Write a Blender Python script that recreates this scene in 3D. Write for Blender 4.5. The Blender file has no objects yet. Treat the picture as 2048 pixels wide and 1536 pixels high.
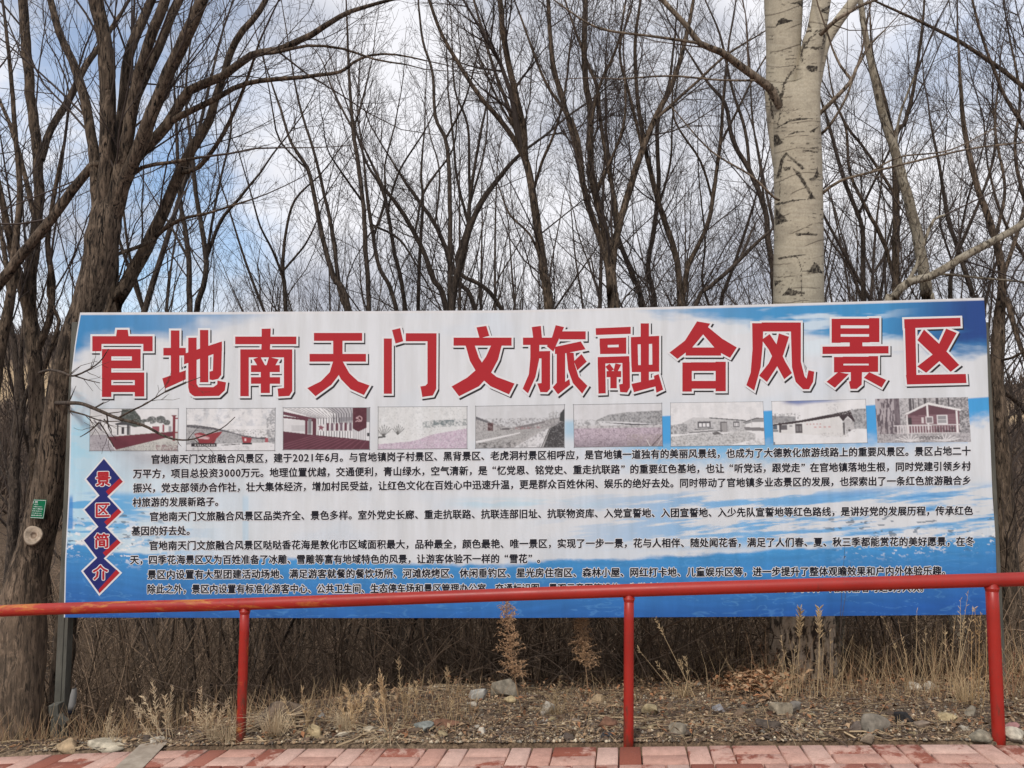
import bpy, math, random
import numpy as np
from mathutils import Vector

sc = bpy.context.scene
R = math.radians
rng = np.random.default_rng(7)
random.seed(7)

# ------------------------------------------------------------------ camera
CAM = np.array([0.0, 0.0, 1.43])
PITCH = R(4.6)
FOC = 1540.0                       # focal length in pixels of the 2048 px wide frame
cam = bpy.data.cameras.new("camera")
cam.sensor_width = 36.0
cam.lens = FOC / 2048 * 36.0
cam.clip_start = 0.05
cam.clip_end = 800
cam_o = bpy.data.objects.new("camera", cam)
sc.collection.objects.link(cam_o)
cam_o.location = CAM
cam_o.rotation_euler = (math.pi / 2 + PITCH, 0, 0)
sc.camera = cam_o

# ------------------------------------------------------------------ sky, sun, exposure
SUN_EL, SUN_ROT = 48.0, 205.0      # high sun behind the viewer's left shoulder, behind thin cloud
world = bpy.data.worlds.new("World")
sc.world = world
world.use_nodes = True
wn, wl = world.node_tree.nodes, world.node_tree.links
wn.clear()
w_out = wn.new("ShaderNodeOutputWorld")
w_bg = wn.new("ShaderNodeBackground")
w_bg.inputs["Strength"].default_value = 0.1
sky = wn.new("ShaderNodeTexSky")
sky.sky_type = 'NISHITA'
sky.sun_disc = False
sky.sun_elevation = R(SUN_EL)
sky.sun_rotation = R(SUN_ROT)
tc = wn.new("ShaderNodeTexCoord")


def wnode(kind, **kw):
    n = wn.new(kind)
    for k, v in kw.items():
        setattr(n, k, v)
    return n


def wnoise(scale, detail, rough, stretch=(1, 1, 1)):
    mp = wnode("ShaderNodeMapping")
    mp.inputs["Scale"].default_value = stretch
    wl.new(tc.outputs["Generated"], mp.inputs["Vector"])
    n = wnode("ShaderNodeTexNoise")
    n.inputs["Scale"].default_value = scale
    n.inputs["Detail"].default_value = detail
    n.inputs["Roughness"].default_value = rough
    wl.new(mp.outputs[0], n.inputs["Vector"])
    return n.outputs["Fac"]


def wmath(op, a, b=None, c=None, clamp=False):
    n = wnode("ShaderNodeMath", operation=op, use_clamp=clamp)
    for i, v in enumerate((a, b, c)):
        if v is None:
            continue
        if isinstance(v, (int, float)):
            n.inputs[i].default_value = v
        else:
            wl.new(v, n.inputs[i])
    return n.outputs[0]


def wblob(d, inner, outer):
    """soft round gap in the cloud about a compass direction"""
    n = wnode("ShaderNodeVectorMath", operation='DISTANCE')
    wl.new(tc.outputs["Generated"], n.inputs[0])
    v = Vector(d).normalized()
    n.inputs[1].default_value = v
    m = wnode("ShaderNodeMapRange", interpolation_type='SMOOTHSTEP')
    m.inputs["From Min"].default_value = inner
    m.inputs["From Max"].default_value = outer
    m.inputs["To Min"].default_value = 1.0
    m.inputs["To Max"].default_value = 0.0
    wl.new(n.outputs["Value"], m.inputs["Value"])
    return m.outputs[0]


gap = None
for d, a, b, k in (((-.45, 1, .36), 0.0, .16, .95), ((-.50, 1, .24), 0.0, .15, .95), ((-.37, 1, .27), 0.0, .10, .8),
                   ((-.60, 1, .55), 0.0, .34, .72), ((.62, 1, .56), 0.0, .16, .45), ((-1.2, 1, .5), 0, .5, .6),
                   ((1.5, -1, .8), 0, .6, .7), ((-.6, -1, 1.2), 0, .5, .7)):
    g = wmath('MULTIPLY', wblob(d, a, b), k)
    gap = g if gap is None else wmath('MAXIMUM', gap, g)
edge_n = wnoise(9.0, 8, 0.62, (1, 1, 1.5))
gapn = wmath('MULTIPLY_ADD', edge_n, 5.0, -2.6)
gap_m = wmath('MULTIPLY', gap, wmath('ADD', gapn, 1.0, clamp=True), clamp=True)
cloud_n = wnoise(3.4, 8, 0.5, (1, 1, 1.9))
cr = wnode("ShaderNodeValToRGB")
cr.color_ramp.elements[0].position = 0.38
cr.color_ramp.elements[0].color = (4.9, 5.15, 5.9, 1)
cr.color_ramp.elements[1].position = 0.58
cr.color_ramp.elements[1].color = (8.6, 8.6, 9.0, 1)
wl.new(cloud_n, cr.inputs["Fac"])
skyb = wnode("ShaderNodeMixRGB", blend_type='MULTIPLY')
skyb.inputs["Fac"].default_value = 1.0
skyb.inputs["Color2"].default_value = (1.75, 1.8, 1.8, 1)
wl.new(sky.outputs["Color"], skyb.inputs["Color1"])
w_mix = wnode("ShaderNodeMixRGB")
wl.new(gap_m, w_mix.inputs["Fac"])
wl.new(cr.outputs["Color"], w_mix.inputs["Color1"])
wl.new(skyb.outputs["Color"], w_mix.inputs["Color2"])
wl.new(w_mix.outputs["Color"], w_bg.inputs["Color"])
wl.new(w_bg.outputs[0], w_out.inputs["Surface"])

sun = bpy.data.lights.new("sun", 'SUN')
sun.energy = 1.9
sun.angle = R(11)
sun.color = (1.0, 0.955, 0.88)
sun_o = bpy.data.objects.new("sun", sun)
sc.collection.objects.link(sun_o)
sd = Vector((math.sin(R(SUN_ROT)) * math.cos(R(SUN_EL)), math.cos(R(SUN_ROT)) * math.cos(R(SUN_EL)), math.sin(R(SUN_EL))))
sun_o.rotation_euler = sd.to_track_quat('Z', 'Y').to_euler()
sun_o.location = (-4, -8, 14)

sc.view_settings.view_transform = 'Standard'
sc.view_settings.look = 'None'
sc.view_settings.exposure = 0.15
sc.view_settings.gamma = 1.0
sc.cycles.max_bounces = 5
sc.cycles.diffuse_bounces = 3

# ------------------------------------------------------------------ rays: photo pixel -> point in the place
FW = np.array([0, math.cos(PITCH), math.sin(PITCH)])
UP = np.array([0, -math.sin(PITCH), math.cos(PITCH)])


def ray(px, py):
    return np.array([(px - 1024) / FOC, 0, 0]) + FW - UP * ((py - 768) / FOC)


def P(px, py, d):
    """the point at world distance y = d seen at a photo pixel"""
    r = ray(px, py)
    return CAM + r * (d / r[1])


def sstep(a, b, x):
    t = np.clip((np.asarray(x, float) - a) / (b - a), 0, 1)
    return t * t * (3 - 2 * t)


def lin(c):
    c = np.asarray(c, float) / 255.0
    return np.where(c <= 0.04045, c / 12.92, ((c + 0.055) / 1.055) ** 2.4)


# smooth lattice noise
_perm = np.random.default_rng(3).random((256, 256))


def vnoise(x, y):
    x = np.asarray(x, float); y = np.asarray(y, float)
    xi = np.floor(x).astype(int); yi = np.floor(y).astype(int)
    fx = x - xi; fy = y - yi
    fx = fx * fx * (3 - 2 * fx); fy = fy * fy * (3 - 2 * fy)
    g = lambda a, b: _perm[a & 255, b & 255]
    return (g(xi, yi) * (1 - fx) + g(xi + 1, yi) * fx) * (1 - fy) + (g(xi, yi + 1) * (1 - fx) + g(xi + 1, yi + 1) * fx) * fy


def fbm(x, y, oct=4, gain=.5):
    s = 0; a = 1; n = 0
    x = np.asarray(x, float); y = np.asarray(y, float)
    for i in range(oct):
        s = s + a * vnoise(x * 2 ** i + 17.3 * i, y * 2 ** i + 5.7 * i); n += a; a *= gain
    return s / n


# ------------------------------------------------------------------ terrain function
def edge_y(x):
    return 3.70 - 0.143 * (np.clip(x, -7, 7) - 0.56) - .03 * np.minimum(0, np.clip(x, -7, 7) + .64) ** 2


def zt(x, y):
    x = np.asarray(x, float); y = np.asarray(y, float)
    xc = np.clip(x, -7, 7)
    s = 0.052 + 0.0575 * (xc - 0.56)
    t = y - edge_y(x)
    sm = sstep(-2.2, .5, x)
    tcr = 0.13 + 2.0 * sm
    k1 = -0.02 - 0.165 * sm
    w = 0.16
    over = t - tcr
    soft = np.where(over > w, over, np.where(over < -w, 0, (over + w) ** 2 / (4 * w)))
    z = s + k1 * np.clip(t, 0, None) - 0.62 * soft * (1 - .25 * sm)
    z = z + 0.03 * sstep(0, .15, t)
    floor = -2.25 + 0.25 * (fbm(x * .3, y * .3, 2) - .5)
    z = np.where(y > 4.5, np.maximum(z, floor), z)
    # valley floor climbing to the hills behind
    far = np.clip(y - 15, 0, None)
    crest = 11.3 - 5.0 * sstep(-8, 30, x) + 2.0 * (fbm(x * .035 + 3, y * .01, 3) - .5)
    rise = 3.1 * sstep(0, 17, far) + (crest) * sstep(14, 60, far) + .02 * np.clip(far - 60, 0, None)
    z = z + rise
    z = z - 0.11 * (1 - sstep(-.02, .0, t))
    return z


def hit(px, py):
    """ground point seen at a photo pixel"""
    r = ray(px, py)
    q_ = CAM + (np.arange(2.6, 14, .01) / r[1])[:, None] * r
    below = np.nonzero(q_[:, 2] <= zt(q_[:, 0], q_[:, 1]))[0]
    return q_[below[0]] if len(below) else CAM + r * (5 / r[1])


# ------------------------------------------------------------------ object helpers
def tag(o, label=None, cat=None, group=None, kind=None):
    if label: o["label"] = label
    if cat: o["category"] = cat
    if group: o["group"] = group
    if kind: o["kind"] = kind
    return o


def empty(name, loc):
    o = bpy.data.objects.new(name, None)
    o.empty_display_size = 0.1
    sc.collection.objects.link(o)
    o.location = [float(v) for v in loc]
    return o


def link(name, me, parent=None):
    o = bpy.data.objects.new(name, me)
    sc.collection.objects.link(o)
    if parent is not None:
        o.parent = parent
    return o


def mesh_np(name, V, F4, F3=None, col=None, smooth=False, mat=None, off=None):
    """mesh from arrays: quads F4 (n,4) and triangles F3 (m,3)"""
    V = np.asarray(V, np.float32)
    if off is not None:
        V = V - np.asarray(off, np.float32)
    me = bpy.data.meshes.new(name)
    n4 = 0 if F4 is None else len(F4); n3 = 0 if F3 is None else len(F3)
    idx = []
    if n4: idx.append(np.asarray(F4, np.int32).ravel())
    if n3: idx.append(np.asarray(F3, np.int32).ravel())
    idx = np.concatenate(idx)
    starts = np.concatenate([np.arange(n4) * 4, n4 * 4 + np.arange(n3) * 3]).astype(np.int32)
    me.vertices.add(len(V)); me.vertices.foreach_set("co", V.ravel())
    me.loops.add(len(idx)); me.loops.foreach_set("vertex_index", idx)
    me.polygons.add(n4 + n3); me.polygons.foreach_set("loop_start", starts)
    if smooth:
        me.polygons.foreach_set("use_smooth", np.ones(n4 + n3, bool))
    if col is not None:
        a = me.color_attributes.new("Col", 'FLOAT_COLOR', 'POINT')
        c = np.ones((len(V), 4), np.float32); c[:, :3] = col
        a.data.foreach_set("color", c.ravel())
    me.update(calc_edges=True)
    if mat: me.materials.append(mat)
    return me


class MB:
    """collects polygons"""
    def __init__(self):
        self.v = []; self.f = []

    def poly(self, pts):
        b = len(self.v)
        self.v += [tuple(map(float, p)) for p in pts]
        self.f.append(tuple(range(b, b + len(pts))))

    def box(self, c, ax, ay, az):
        c, ax, ay, az = map(np.array, (c, ax, ay, az))
        b = len(self.v)
        for k in (-1, 1):
            for j in (-1, 1):
                for i in (-1, 1):
                    self.v.append(tuple(map(float, c + i * ax + j * ay + k * az)))
        for q in ((0, 2, 3, 1), (4, 5, 7, 6), (0, 1, 5, 4), (2, 6, 7, 3), (0, 4, 6, 2), (1, 3, 7, 5)):
            self.f.append(tuple(b + i for i in q))

    def build(self, name, mat, parent=None, smooth=False, off=None, bevel=0):
        me = bpy.data.meshes.new(name)
        v = self.v
        if off is not None:
            v = [(a - off[0], b - off[1], c - off[2]) for a, b, c in v]
        me.from_pydata(v, [], self.f)
        if smooth:
            me.polygons.foreach_set("use_smooth", np.ones(len(self.f), bool))
        me.materials.append(mat)
        o = link(name, me, parent)
        if bevel:
            md = o.modifiers.new("bevel", 'BEVEL'); md.width = bevel; md.segments = 2; md.limit_method = 'ANGLE'
        return o


class Tubes:
    """collects tapering round stems; all stems of one length are built at once"""
    def __init__(self):
        self.g = {}

    def add(self, pts, rad, k=3, col=None):
        key = (len(pts), k)
        self.g.setdefault(key, []).append((np.asarray(pts, float), np.asarray(rad, float), col))

    def mesh(self, name, mat, off=None, rough=0.0, seed=0, cap=True):
        V = []; F = []; C = []; nb = 0; hascol = False
        rg = np.random.default_rng(seed)
        T3 = []
        for (n, k), L in self.g.items():
            p = np.stack([a[0] for a in L]); r = np.stack([a[1] for a in L])
            T = len(L)
            t = np.gradient(p, axis=1)
            t /= np.linalg.norm(t, axis=2, keepdims=True) + 1e-9
            mean = t.mean(axis=1)
            ref = np.where(np.abs(mean[:, 1:2]) < .8, np.array([[0, 1., 0]]), np.array([[1., 0, 0]]))[:, None, :]
            u = np.cross(t, np.broadcast_to(ref, t.shape)); u /= np.linalg.norm(u, axis=2, keepdims=True) + 1e-9
            w = np.cross(t, u)
            ang = np.arange(k) * 2 * math.pi / k
            rr = r[:, :, None] * np.ones((1, 1, k))
            if rough > 0:
                zz = np.cumsum(np.linalg.norm(np.diff(p, axis=1, prepend=p[:, :1]), axis=2), axis=1)
                for i in range(T):
                    ph = rg.random() * 50
                    a = ang[None, :]
                    nn = fbm(np.cos(a) * 2.2 + ph + zz[i][:, None] * 2.2, np.sin(a) * 2.2 + ph + zz[i][:, None] * .7, 4)
                    rr[i] *= 1 + rough * (nn - .5) * 2
            ring = p[:, :, None, :] + rr[..., None] * (np.cos(ang)[None, None, :, None] * u[:, :, None, :] + np.sin(ang)[None, None, :, None] * w[:, :, None, :])
            V.append(ring.reshape(-1, 3))
            i0 = nb + (np.arange(T)[:, None, None] * n + np.arange(n - 1)[None, :, None]) * k
            j = np.arange(k)[None, None, :]; j2 = (j + 1) % k
            f = np.stack([i0 + j, i0 + j2, i0 + k + j2, i0 + k + j], axis=-1)
            F.append(f.reshape(-1, 4))
            if cap and k > 4:
                for i in range(T):
                    e = nb + (i * n + n - 1) * k
                    T3 += [(e, e + q, e + q + 1) for q in range(1, k - 1)]
            if L[0][2] is not None:
                hascol = True
                C.append(np.repeat(np.array([a[2] for a in L], float), n * k, axis=0))
            nb += T * n * k
        me = mesh_np(name, np.concatenate(V), np.concatenate(F), np.array(T3) if T3 else None,
                     np.concatenate(C) if hascol else None, True, mat, off)
        return me

    def build(self, name, mat, parent=None, off=None, rough=0.0, seed=0):
        return link(name, self.mesh(name, mat, off, rough, seed), parent)


def smooth_path(pts, rad, step):
    """Catmull-Rom through points, about one sample per step"""
    pts = np.asarray(pts, float); rad = np.asarray(rad, float)
    if len(pts) == 2:
        pts = np.array([pts[0], pts.mean(axis=0), pts[1]]); rad = np.array([rad[0], rad.mean(), rad[1]])
    q = np.vstack([2 * pts[0] - pts[1], pts, 2 * pts[-1] - pts[-2]])
    out = []; ro = []
    for i in range(len(pts) - 1):
        a, b, c, d = q[i:i + 4]
        n = max(2, int(np.linalg.norm(c - b) / step))
        for s in range(n):
            t = s / n
            out.append(.5 * (2 * b + (c - a) * t + (2 * a - 5 * b + 4 * c - d) * t * t + (3 * b - a - 3 * c + d) * t ** 3))
            ro.append(rad[i] * (1 - t) + rad[i + 1] * t)
    out.append(pts[-1]); ro.append(rad[-1])
    return np.array(out), np.array(ro)


# ------------------------------------------------------------------ materials
class NT:
    def __init__(self, name):
        self.m = bpy.data.materials.new(name); self.m.use_nodes = True
        self.n = self.m.node_tree.nodes; self.l = self.m.node_tree.links
        self.b = self.n["Principled BSDF"]
        self.b.inputs["Specular IOR Level"].default_value = 0.25

    def new(self, k, **kw):
        n = self.n.new(k)
        for a, v in kw.items(): setattr(n, a, v)
        return n

    def coord(self, scale=(1, 1, 1), kind="Object"):
        t = self.new("ShaderNodeTexCoord"); m = self.new("ShaderNodeMapping")
        m.inputs["Scale"].default_value = scale
        self.l.new(t.outputs[kind], m.inputs["Vector"])
        return m.outputs[0]

    def noise(self, vec, scale, detail=5, rough=.6, dist=0):
        n = self.new("ShaderNodeTexNoise")
        n.inputs["Scale"].default_value = scale; n.inputs["Detail"].default_value = detail
        n.inputs["Roughness"].default_value = rough; n.inputs["Distortion"].default_value = dist
        self.l.new(vec, n.inputs["Vector"])
        return n.outputs["Fac"]

    def ramp(self, fac, stops):
        r = self.new("ShaderNodeValToRGB")
        e = r.color_ramp.elements
        while len(e) < len(stops): e.new(.5)
        for i, (p, c) in enumerate(stops):
            e[i].position = p; e[i].color = (*c, 1) if len(c) == 3 else c
        self.l.new(fac, r.inputs["Fac"])
        return r.outputs["Color"]

    def mix(self, fac, a, b, blend='MIX'):
        n = self.new("ShaderNodeMixRGB", blend_type=blend)
        for i, v in enumerate((fac, a, b)):
            if isinstance(v, (int, float)): n.inputs[i].default_value = v
            elif isinstance(v, tuple): n.inputs[i].default_value = (*v, 1)
            else: self.l.new(v, n.inputs[i])
        return n.outputs["Color"]

    def attr(self, name="Col"):
        a = self.new("ShaderNodeAttribute"); a.attribute_name = name
        return a.outputs["Color"]

    def set(self, color=None, rough=None, bump=None, strength=.5, dist=.01, metallic=None):
        if color is not None:
            if isinstance(color, tuple): self.b.inputs["Base Color"].default_value = (*color, 1)
            else: self.l.new(color, self.b.inputs["Base Color"])
        if rough is not None:
            if isinstance(rough, (int, float)): self.b.inputs["Roughness"].default_value = rough
            else: self.l.new(rough, self.b.inputs["Roughness"])
        if metallic is not None: self.b.inputs["Metallic"].default_value = metallic
        if bump is not None:
            bn = self.new("ShaderNodeBump"); bn.inputs["Strength"].default_value = strength; bn.inputs["Distance"].default_value = dist
            self.l.new(bump, bn.inputs["Height"]); self.l.new(bn.outputs[0], self.b.inputs["Normal"])
        return self.m


def mat_bark(name, dark, mid, light, zs=.3, sc_=26, strength=.9, dist=.02, foot=None):
    t = NT(name)
    v = t.coord((1, 1, zs))
    a = t.noise(v, sc_, 7, .7, .9)
    f = t.noise(t.coord((1, 1, zs * .55)), sc_ * 1.7, 5, .7, 1.6)
    b = t.noise(t.coord((1, 1, .5)), 5, 4, .6)
    c = t.ramp(a, [(.41, dark), (.50, mid), (.62, light)])
    c = t.mix(t.ramp(b, [(.35, (0, 0, 0)), (.7, (1, 1, 1))]), c, t.mix(.45, c, light), 'MIX')
    c = t.mix(t.ramp(f, [(.40, (1, 1, 1)), (.49, (0, 0, 0))]), c, tuple(x * .4 for x in dark))
    h = t.mix(.55, a, f)
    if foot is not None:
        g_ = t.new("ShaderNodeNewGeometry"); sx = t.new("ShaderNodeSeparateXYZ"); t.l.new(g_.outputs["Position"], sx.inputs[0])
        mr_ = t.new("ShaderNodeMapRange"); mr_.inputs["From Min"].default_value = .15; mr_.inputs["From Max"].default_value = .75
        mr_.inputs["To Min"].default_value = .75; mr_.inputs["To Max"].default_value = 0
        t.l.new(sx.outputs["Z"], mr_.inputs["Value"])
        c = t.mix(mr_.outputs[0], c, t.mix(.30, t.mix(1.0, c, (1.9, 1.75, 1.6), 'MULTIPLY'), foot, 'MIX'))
    return t.set(c, .92, h, strength, dist)


M = {}
M['bark'] = mat_bark('ridged_brown_bark', (.022, .016, .011), (.090, .064, .044), (.215, .158, .112))
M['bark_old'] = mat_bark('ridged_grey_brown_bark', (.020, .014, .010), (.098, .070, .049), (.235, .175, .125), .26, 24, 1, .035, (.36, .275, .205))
M['bark_thin'] = mat_bark('thin_stem_bark', (.030, .023, .019), (.064, .048, .037), (.135, .102, .078), .35, 34, .5, .008)
M['bark_pale'] = mat_bark('smooth_pale_bark', (.15, .12, .085), (.27, .23, .17), (.36, .32, .25), .6, 14, .3, .004)
M['twig'] = NT('dark_twig').set((.075, .058, .050), .9)
M['twig_brown'] = NT('brown_twig').set((.12, .088, .065), .9)
M['limb'] = mat_bark('brown_limb_bark', (.05, .037, .026), (.15, .115, .082), (.27, .215, .16), .5, 18, .5, .006)


def mat_attr(name, rough=.8, nscale=0, namt=.3, bump=0, spec=.25, bd=.004):
    t = NT(name)
    c = t.attr()
    n = None
    if nscale:
        n = t.noise(t.coord(), nscale, 5, .65)
        c = t.mix(namt, c, t.mix(1.0, c, t.ramp(n, [(.3, (.35, .35, .35)), (.7, (1.6, 1.6, 1.6))]), 'MULTIPLY'))
    t.b.inputs["Specular IOR Level"].default_value = spec
    return t.set(c, rough, n if bump else None, bump, bd)


t = NT('printed_vinyl')
rp = t.noise(t.coord((1.6, 1, .5)), 3.2, 3, .5)
t.b.inputs["Specular IOR Level"].default_value = .35
grime = t.ramp(t.noise(t.coord((3, 1, .35)), 4, 6, .65), [(.35, (.90, .895, .88)), (.62, (1, 1, 1))])
M['print'] = t.set(t.mix(1.0, t.attr(), grime, 'MULTIPLY'), .5, rp, .22, .05)
M['poplar'] = mat_attr('poplar_bark', .85, 70, .28, .3)
M['brush'] = mat_attr('brush_stems', .9)
M['pebble'] = mat_attr('pebbles', .9, 60, .5, .3)
M['leaf'] = mat_attr('dry_leaves', .85)
M['weed'] = mat_attr('dry_weed', .85)
M['stone'] = mat_attr('field_stone', .9, 22, .75, .7, bd=.012)
M['red_print'] = NT('red_print').set(tuple(lin((162, 36, 43)) / .86), .55)
M['white_print'] = NT('white_print').set((.74, .74, .75), .55)
M['shadow_print'] = NT('black_print').set((.030, .028, .030), .55)
M['text_print'] = NT('dark_text_print').set((.012, .013, .020), .6)
M['navy_print'] = NT('navy_print').set(tuple(lin((34, 40, 100)) / .84), .55)
M['steel'] = None

# rail paint
t = NT('worn_red_paint')
v = t.coord((1, 1, 1))
wear = t.noise(t.coord((.6, 3, 3)), 5.0, 7, .7, .4)
pos = t.new("ShaderNodeSeparateXYZ"); g = t.new("ShaderNodeNewGeometry"); t.l.new(g.outputs["Position"], pos.inputs[0])
mr = t.new("ShaderNodeMapRange"); mr.inputs["From Min"].default_value = -1.9; mr.inputs["From Max"].default_value = .2
mr.inputs["To Min"].default_value = .045; mr.inputs["To Max"].default_value = -.14
t.l.new(pos.outputs["X"], mr.inputs["Value"])
ad = t.new("ShaderNodeMath", operation='ADD'); t.l.new(wear, ad.inputs[0]); t.l.new(mr.outputs[0], ad.inputs[1])
wm = t.ramp(ad.outputs[0], [(.56, (0, 0, 0)), (.68, (.85, .85, .85))])
base = t.ramp(t.noise(v, 3, 4, .6), [(.3, (.28, .011, .006)), (.7, (.39, .020, .010))])
rust = t.noise(t.coord((1, 1, .35)), 26, 6, .7)
mr2 = t.new("ShaderNodeMapRange"); mr2.inputs["From Min"].default_value = -.04; mr2.inputs["From Max"].default_value = .34
mr2.inputs["To Min"].default_value = .30; mr2.inputs["To Max"].default_value = -.02
t.l.new(pos.outputs["Z"], mr2.inputs["Value"])
ad2 = t.new("ShaderNodeMath", operation='ADD'); t.l.new(rust, ad2.inputs[0]); t.l.new(mr2.outputs[0], ad2.inputs[1])
base = t.mix(t.ramp(ad2.outputs[0], [(.60, (0, 0, 0)), (.78, (.92, .92, .92))]), base, (.085, .032, .018))
col = t.mix(wm, base, (.52, .22, .03))
t.b.inputs["Specular IOR Level"].default_value = .5
dirt_ = t.noise(t.coord((1, 1, 1)), 75, 6, .75)
col = t.mix(t.ramp(dirt_, [(.56, (0, 0, 0)), (.72, (.55, .55, .55))]), col, (.11, .045, .03))
M['rail'] = t.set(col, t.ramp(wear, [(.3, (.32, .32, .32)), (.7, (.55, .55, .55))]), rust, .12, .002)

# galvanised post
t = NT('galvanised_steel')
a = t.noise(t.coord((3, 3, .6)), 9, 6, .65)
M['steel'] = t.set(t.ramp(a, [(.3, (.085, .083, .07)), (.55, (.135, .13, .108)), (.75, (.19, .18, .15))]), .55, a, .1, .002, .25)
t = NT('grey_frame_steel')
M['frame'] = t.set((.12, .13, .13), .6, metallic=.3)

# brick pavers
t = NT('pink_pavers')
c = t.attr()
n1 = t.noise(t.coord(), 7, 7, .68, .3)
n2 = t.noise(t.coord(), 160, 3, .7)
sp = t.new("ShaderNodeSeparateColor"); t.l.new(c, sp.inputs[0])
ad = t.new("ShaderNodeMath", operation='ADD'); t.l.new(n1, ad.inputs[0]); t.l.new(sp.outputs["Green"], ad.inputs[1])
worn = t.ramp(ad.outputs[0], [(.86, (0, 0, 0)), (.93, (1, 1, 1))])
pale = t.mix(sp.outputs["Red"], (.49, .278, .215), (.57, .385, .315))
pale = t.mix(.5, pale, t.mix(1.0, pale, t.ramp(t.noise(t.coord(), 22, 6, .7), [(.3, (.62, .60, .60)), (.7, (1.3, 1.3, 1.32))]), 'MULTIPLY'))
red = t.mix(sp.outputs["Blue"], (.25, .078, .050), (.33, .13, .092))
cc = t.mix(worn, pale, red)
cc = t.mix(.45, cc, t.mix(1.0, cc, t.ramp(n2, [(.3, (.6, .6, .6)), (.7, (1.3, 1.3, 1.3))]), 'MULTIPLY'))
M['brick'] = t.set(cc, .85, n2, .35, .003)
t = NT('gap_sand')
M['sand'] = t.set(t.ramp(t.noise(t.coord(), 120, 4, .7), [(.3, (.03, .025, .02)), (.7, (.10, .08, .065))]), .95)

t = NT('grey_concrete')
M['concrete'] = t.set(t.ramp(t.noise(t.coord(), 14, 8, .7), [(.3, (.24, .195, .15)), (.7, (.44, .375, .30))]), .9)
# ground
t = NT('dirt_ground')
c = t.attr()
n1 = t.noise(t.coord(), 55, 8, .75)
n2 = t.noise(t.coord(), 7, 6, .65)
c = t.mix(.75, c, t.mix(1.0, c, t.ramp(n1, [(.36, (.16, .14, .13)), (.5, (.85, .83, .80)), (.66, (2.0, 1.95, 1.85))]), 'MULTIPLY'))
c = t.mix(.5, c, t.mix(1.0, c, t.ramp(n2, [(.3, (.55, .53, .5)), (.7, (1.4, 1.38, 1.35))]), 'MULTIPLY'))
M['ground'] = t.set(c, .95, n1, .8, .02)

# ------------------------------------------------------------------ ground sheet
def build_ground():
    xs = np.concatenate([[-260, -180, -130], np.linspace(-100, -12, 60), np.linspace(-11, -3.8, 40), np.arange(-3.7, 3.71, .03),
                         np.linspace(3.8, 11, 40), np.linspace(12, 100, 60), [130, 180, 260]])
    ys = np.concatenate([np.linspace(-60, -2, 16), np.linspace(-1, 3.1, 9), np.arange(3.15, 6.6, .03), np.linspace(6.7, 16, 50),
                         np.linspace(17, 90, 90), [110, 150, 220, 320]])
    X, Y = np.meshgrid(xs, ys)
    Z = zt(X, Y)
    t = Y - edge_y(X)
    near = sstep(0, .06, t) * (1 - sstep(6, 9, Y))
    Z = Z + near * (.035 * (fbm(X * 7, Y * 7, 4) - .5) + .014 * (fbm(X * 30, Y * 30, 3) - .5))
    V = np.stack([X, Y, Z], -1).reshape(-1, 3)
    ny, nx = X.shape
    i = (np.arange(ny - 1)[:, None] * nx + np.arange(nx - 1)[None, :])
    F = np.stack([i, i + 1, i + nx + 1, i + nx], -1).reshape(-1, 4)
    dirt = np.array([.185, .128, .084]); dark = np.array([.11, .078, .054]); litter = np.array([.215, .128, .072])
    tan = np.array([.46, .34, .21]); hill = np.array([.115, .080, .056])
    n = fbm(X * 1.3, Y * 1.3, 4)[..., None]
    c = dirt * (1 - sstep(.4, .65, n)) + np.array([.235, .175, .122]) * sstep(.4, .65, n)
    lm = (sstep(.9, 2.0, t) * sstep(-.3, 1.2, X))[..., None]
    c = c * (1 - lm) + litter * lm
    m = (sstep(.5, 2.6, t))[..., None]; m2 = (sstep(5.2, 7, Y))[..., None]
    m = np.maximum(m * (1 - sstep(-.6, 1.0, X))[..., None], m2)
    c = c * (1 - m) + dark * m
    fm = (sstep(44, 47, Y) * (1 - sstep(51, 56, Y)) * (.35 + .65 * sstep(.42, .6, fbm(X * .08, Y * .25, 3))))[..., None]
    hm = sstep(20, 30, Y)[..., None]
    c = c * (1 - hm) + hill * hm
    c = c * (1 - fm) + tan * fm
    me = mesh_np("ground", V, F, None, c.reshape(-1, 3), True, M['ground'])
    return tag(link("ground", me), kind="structure")


build_ground()


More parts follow.
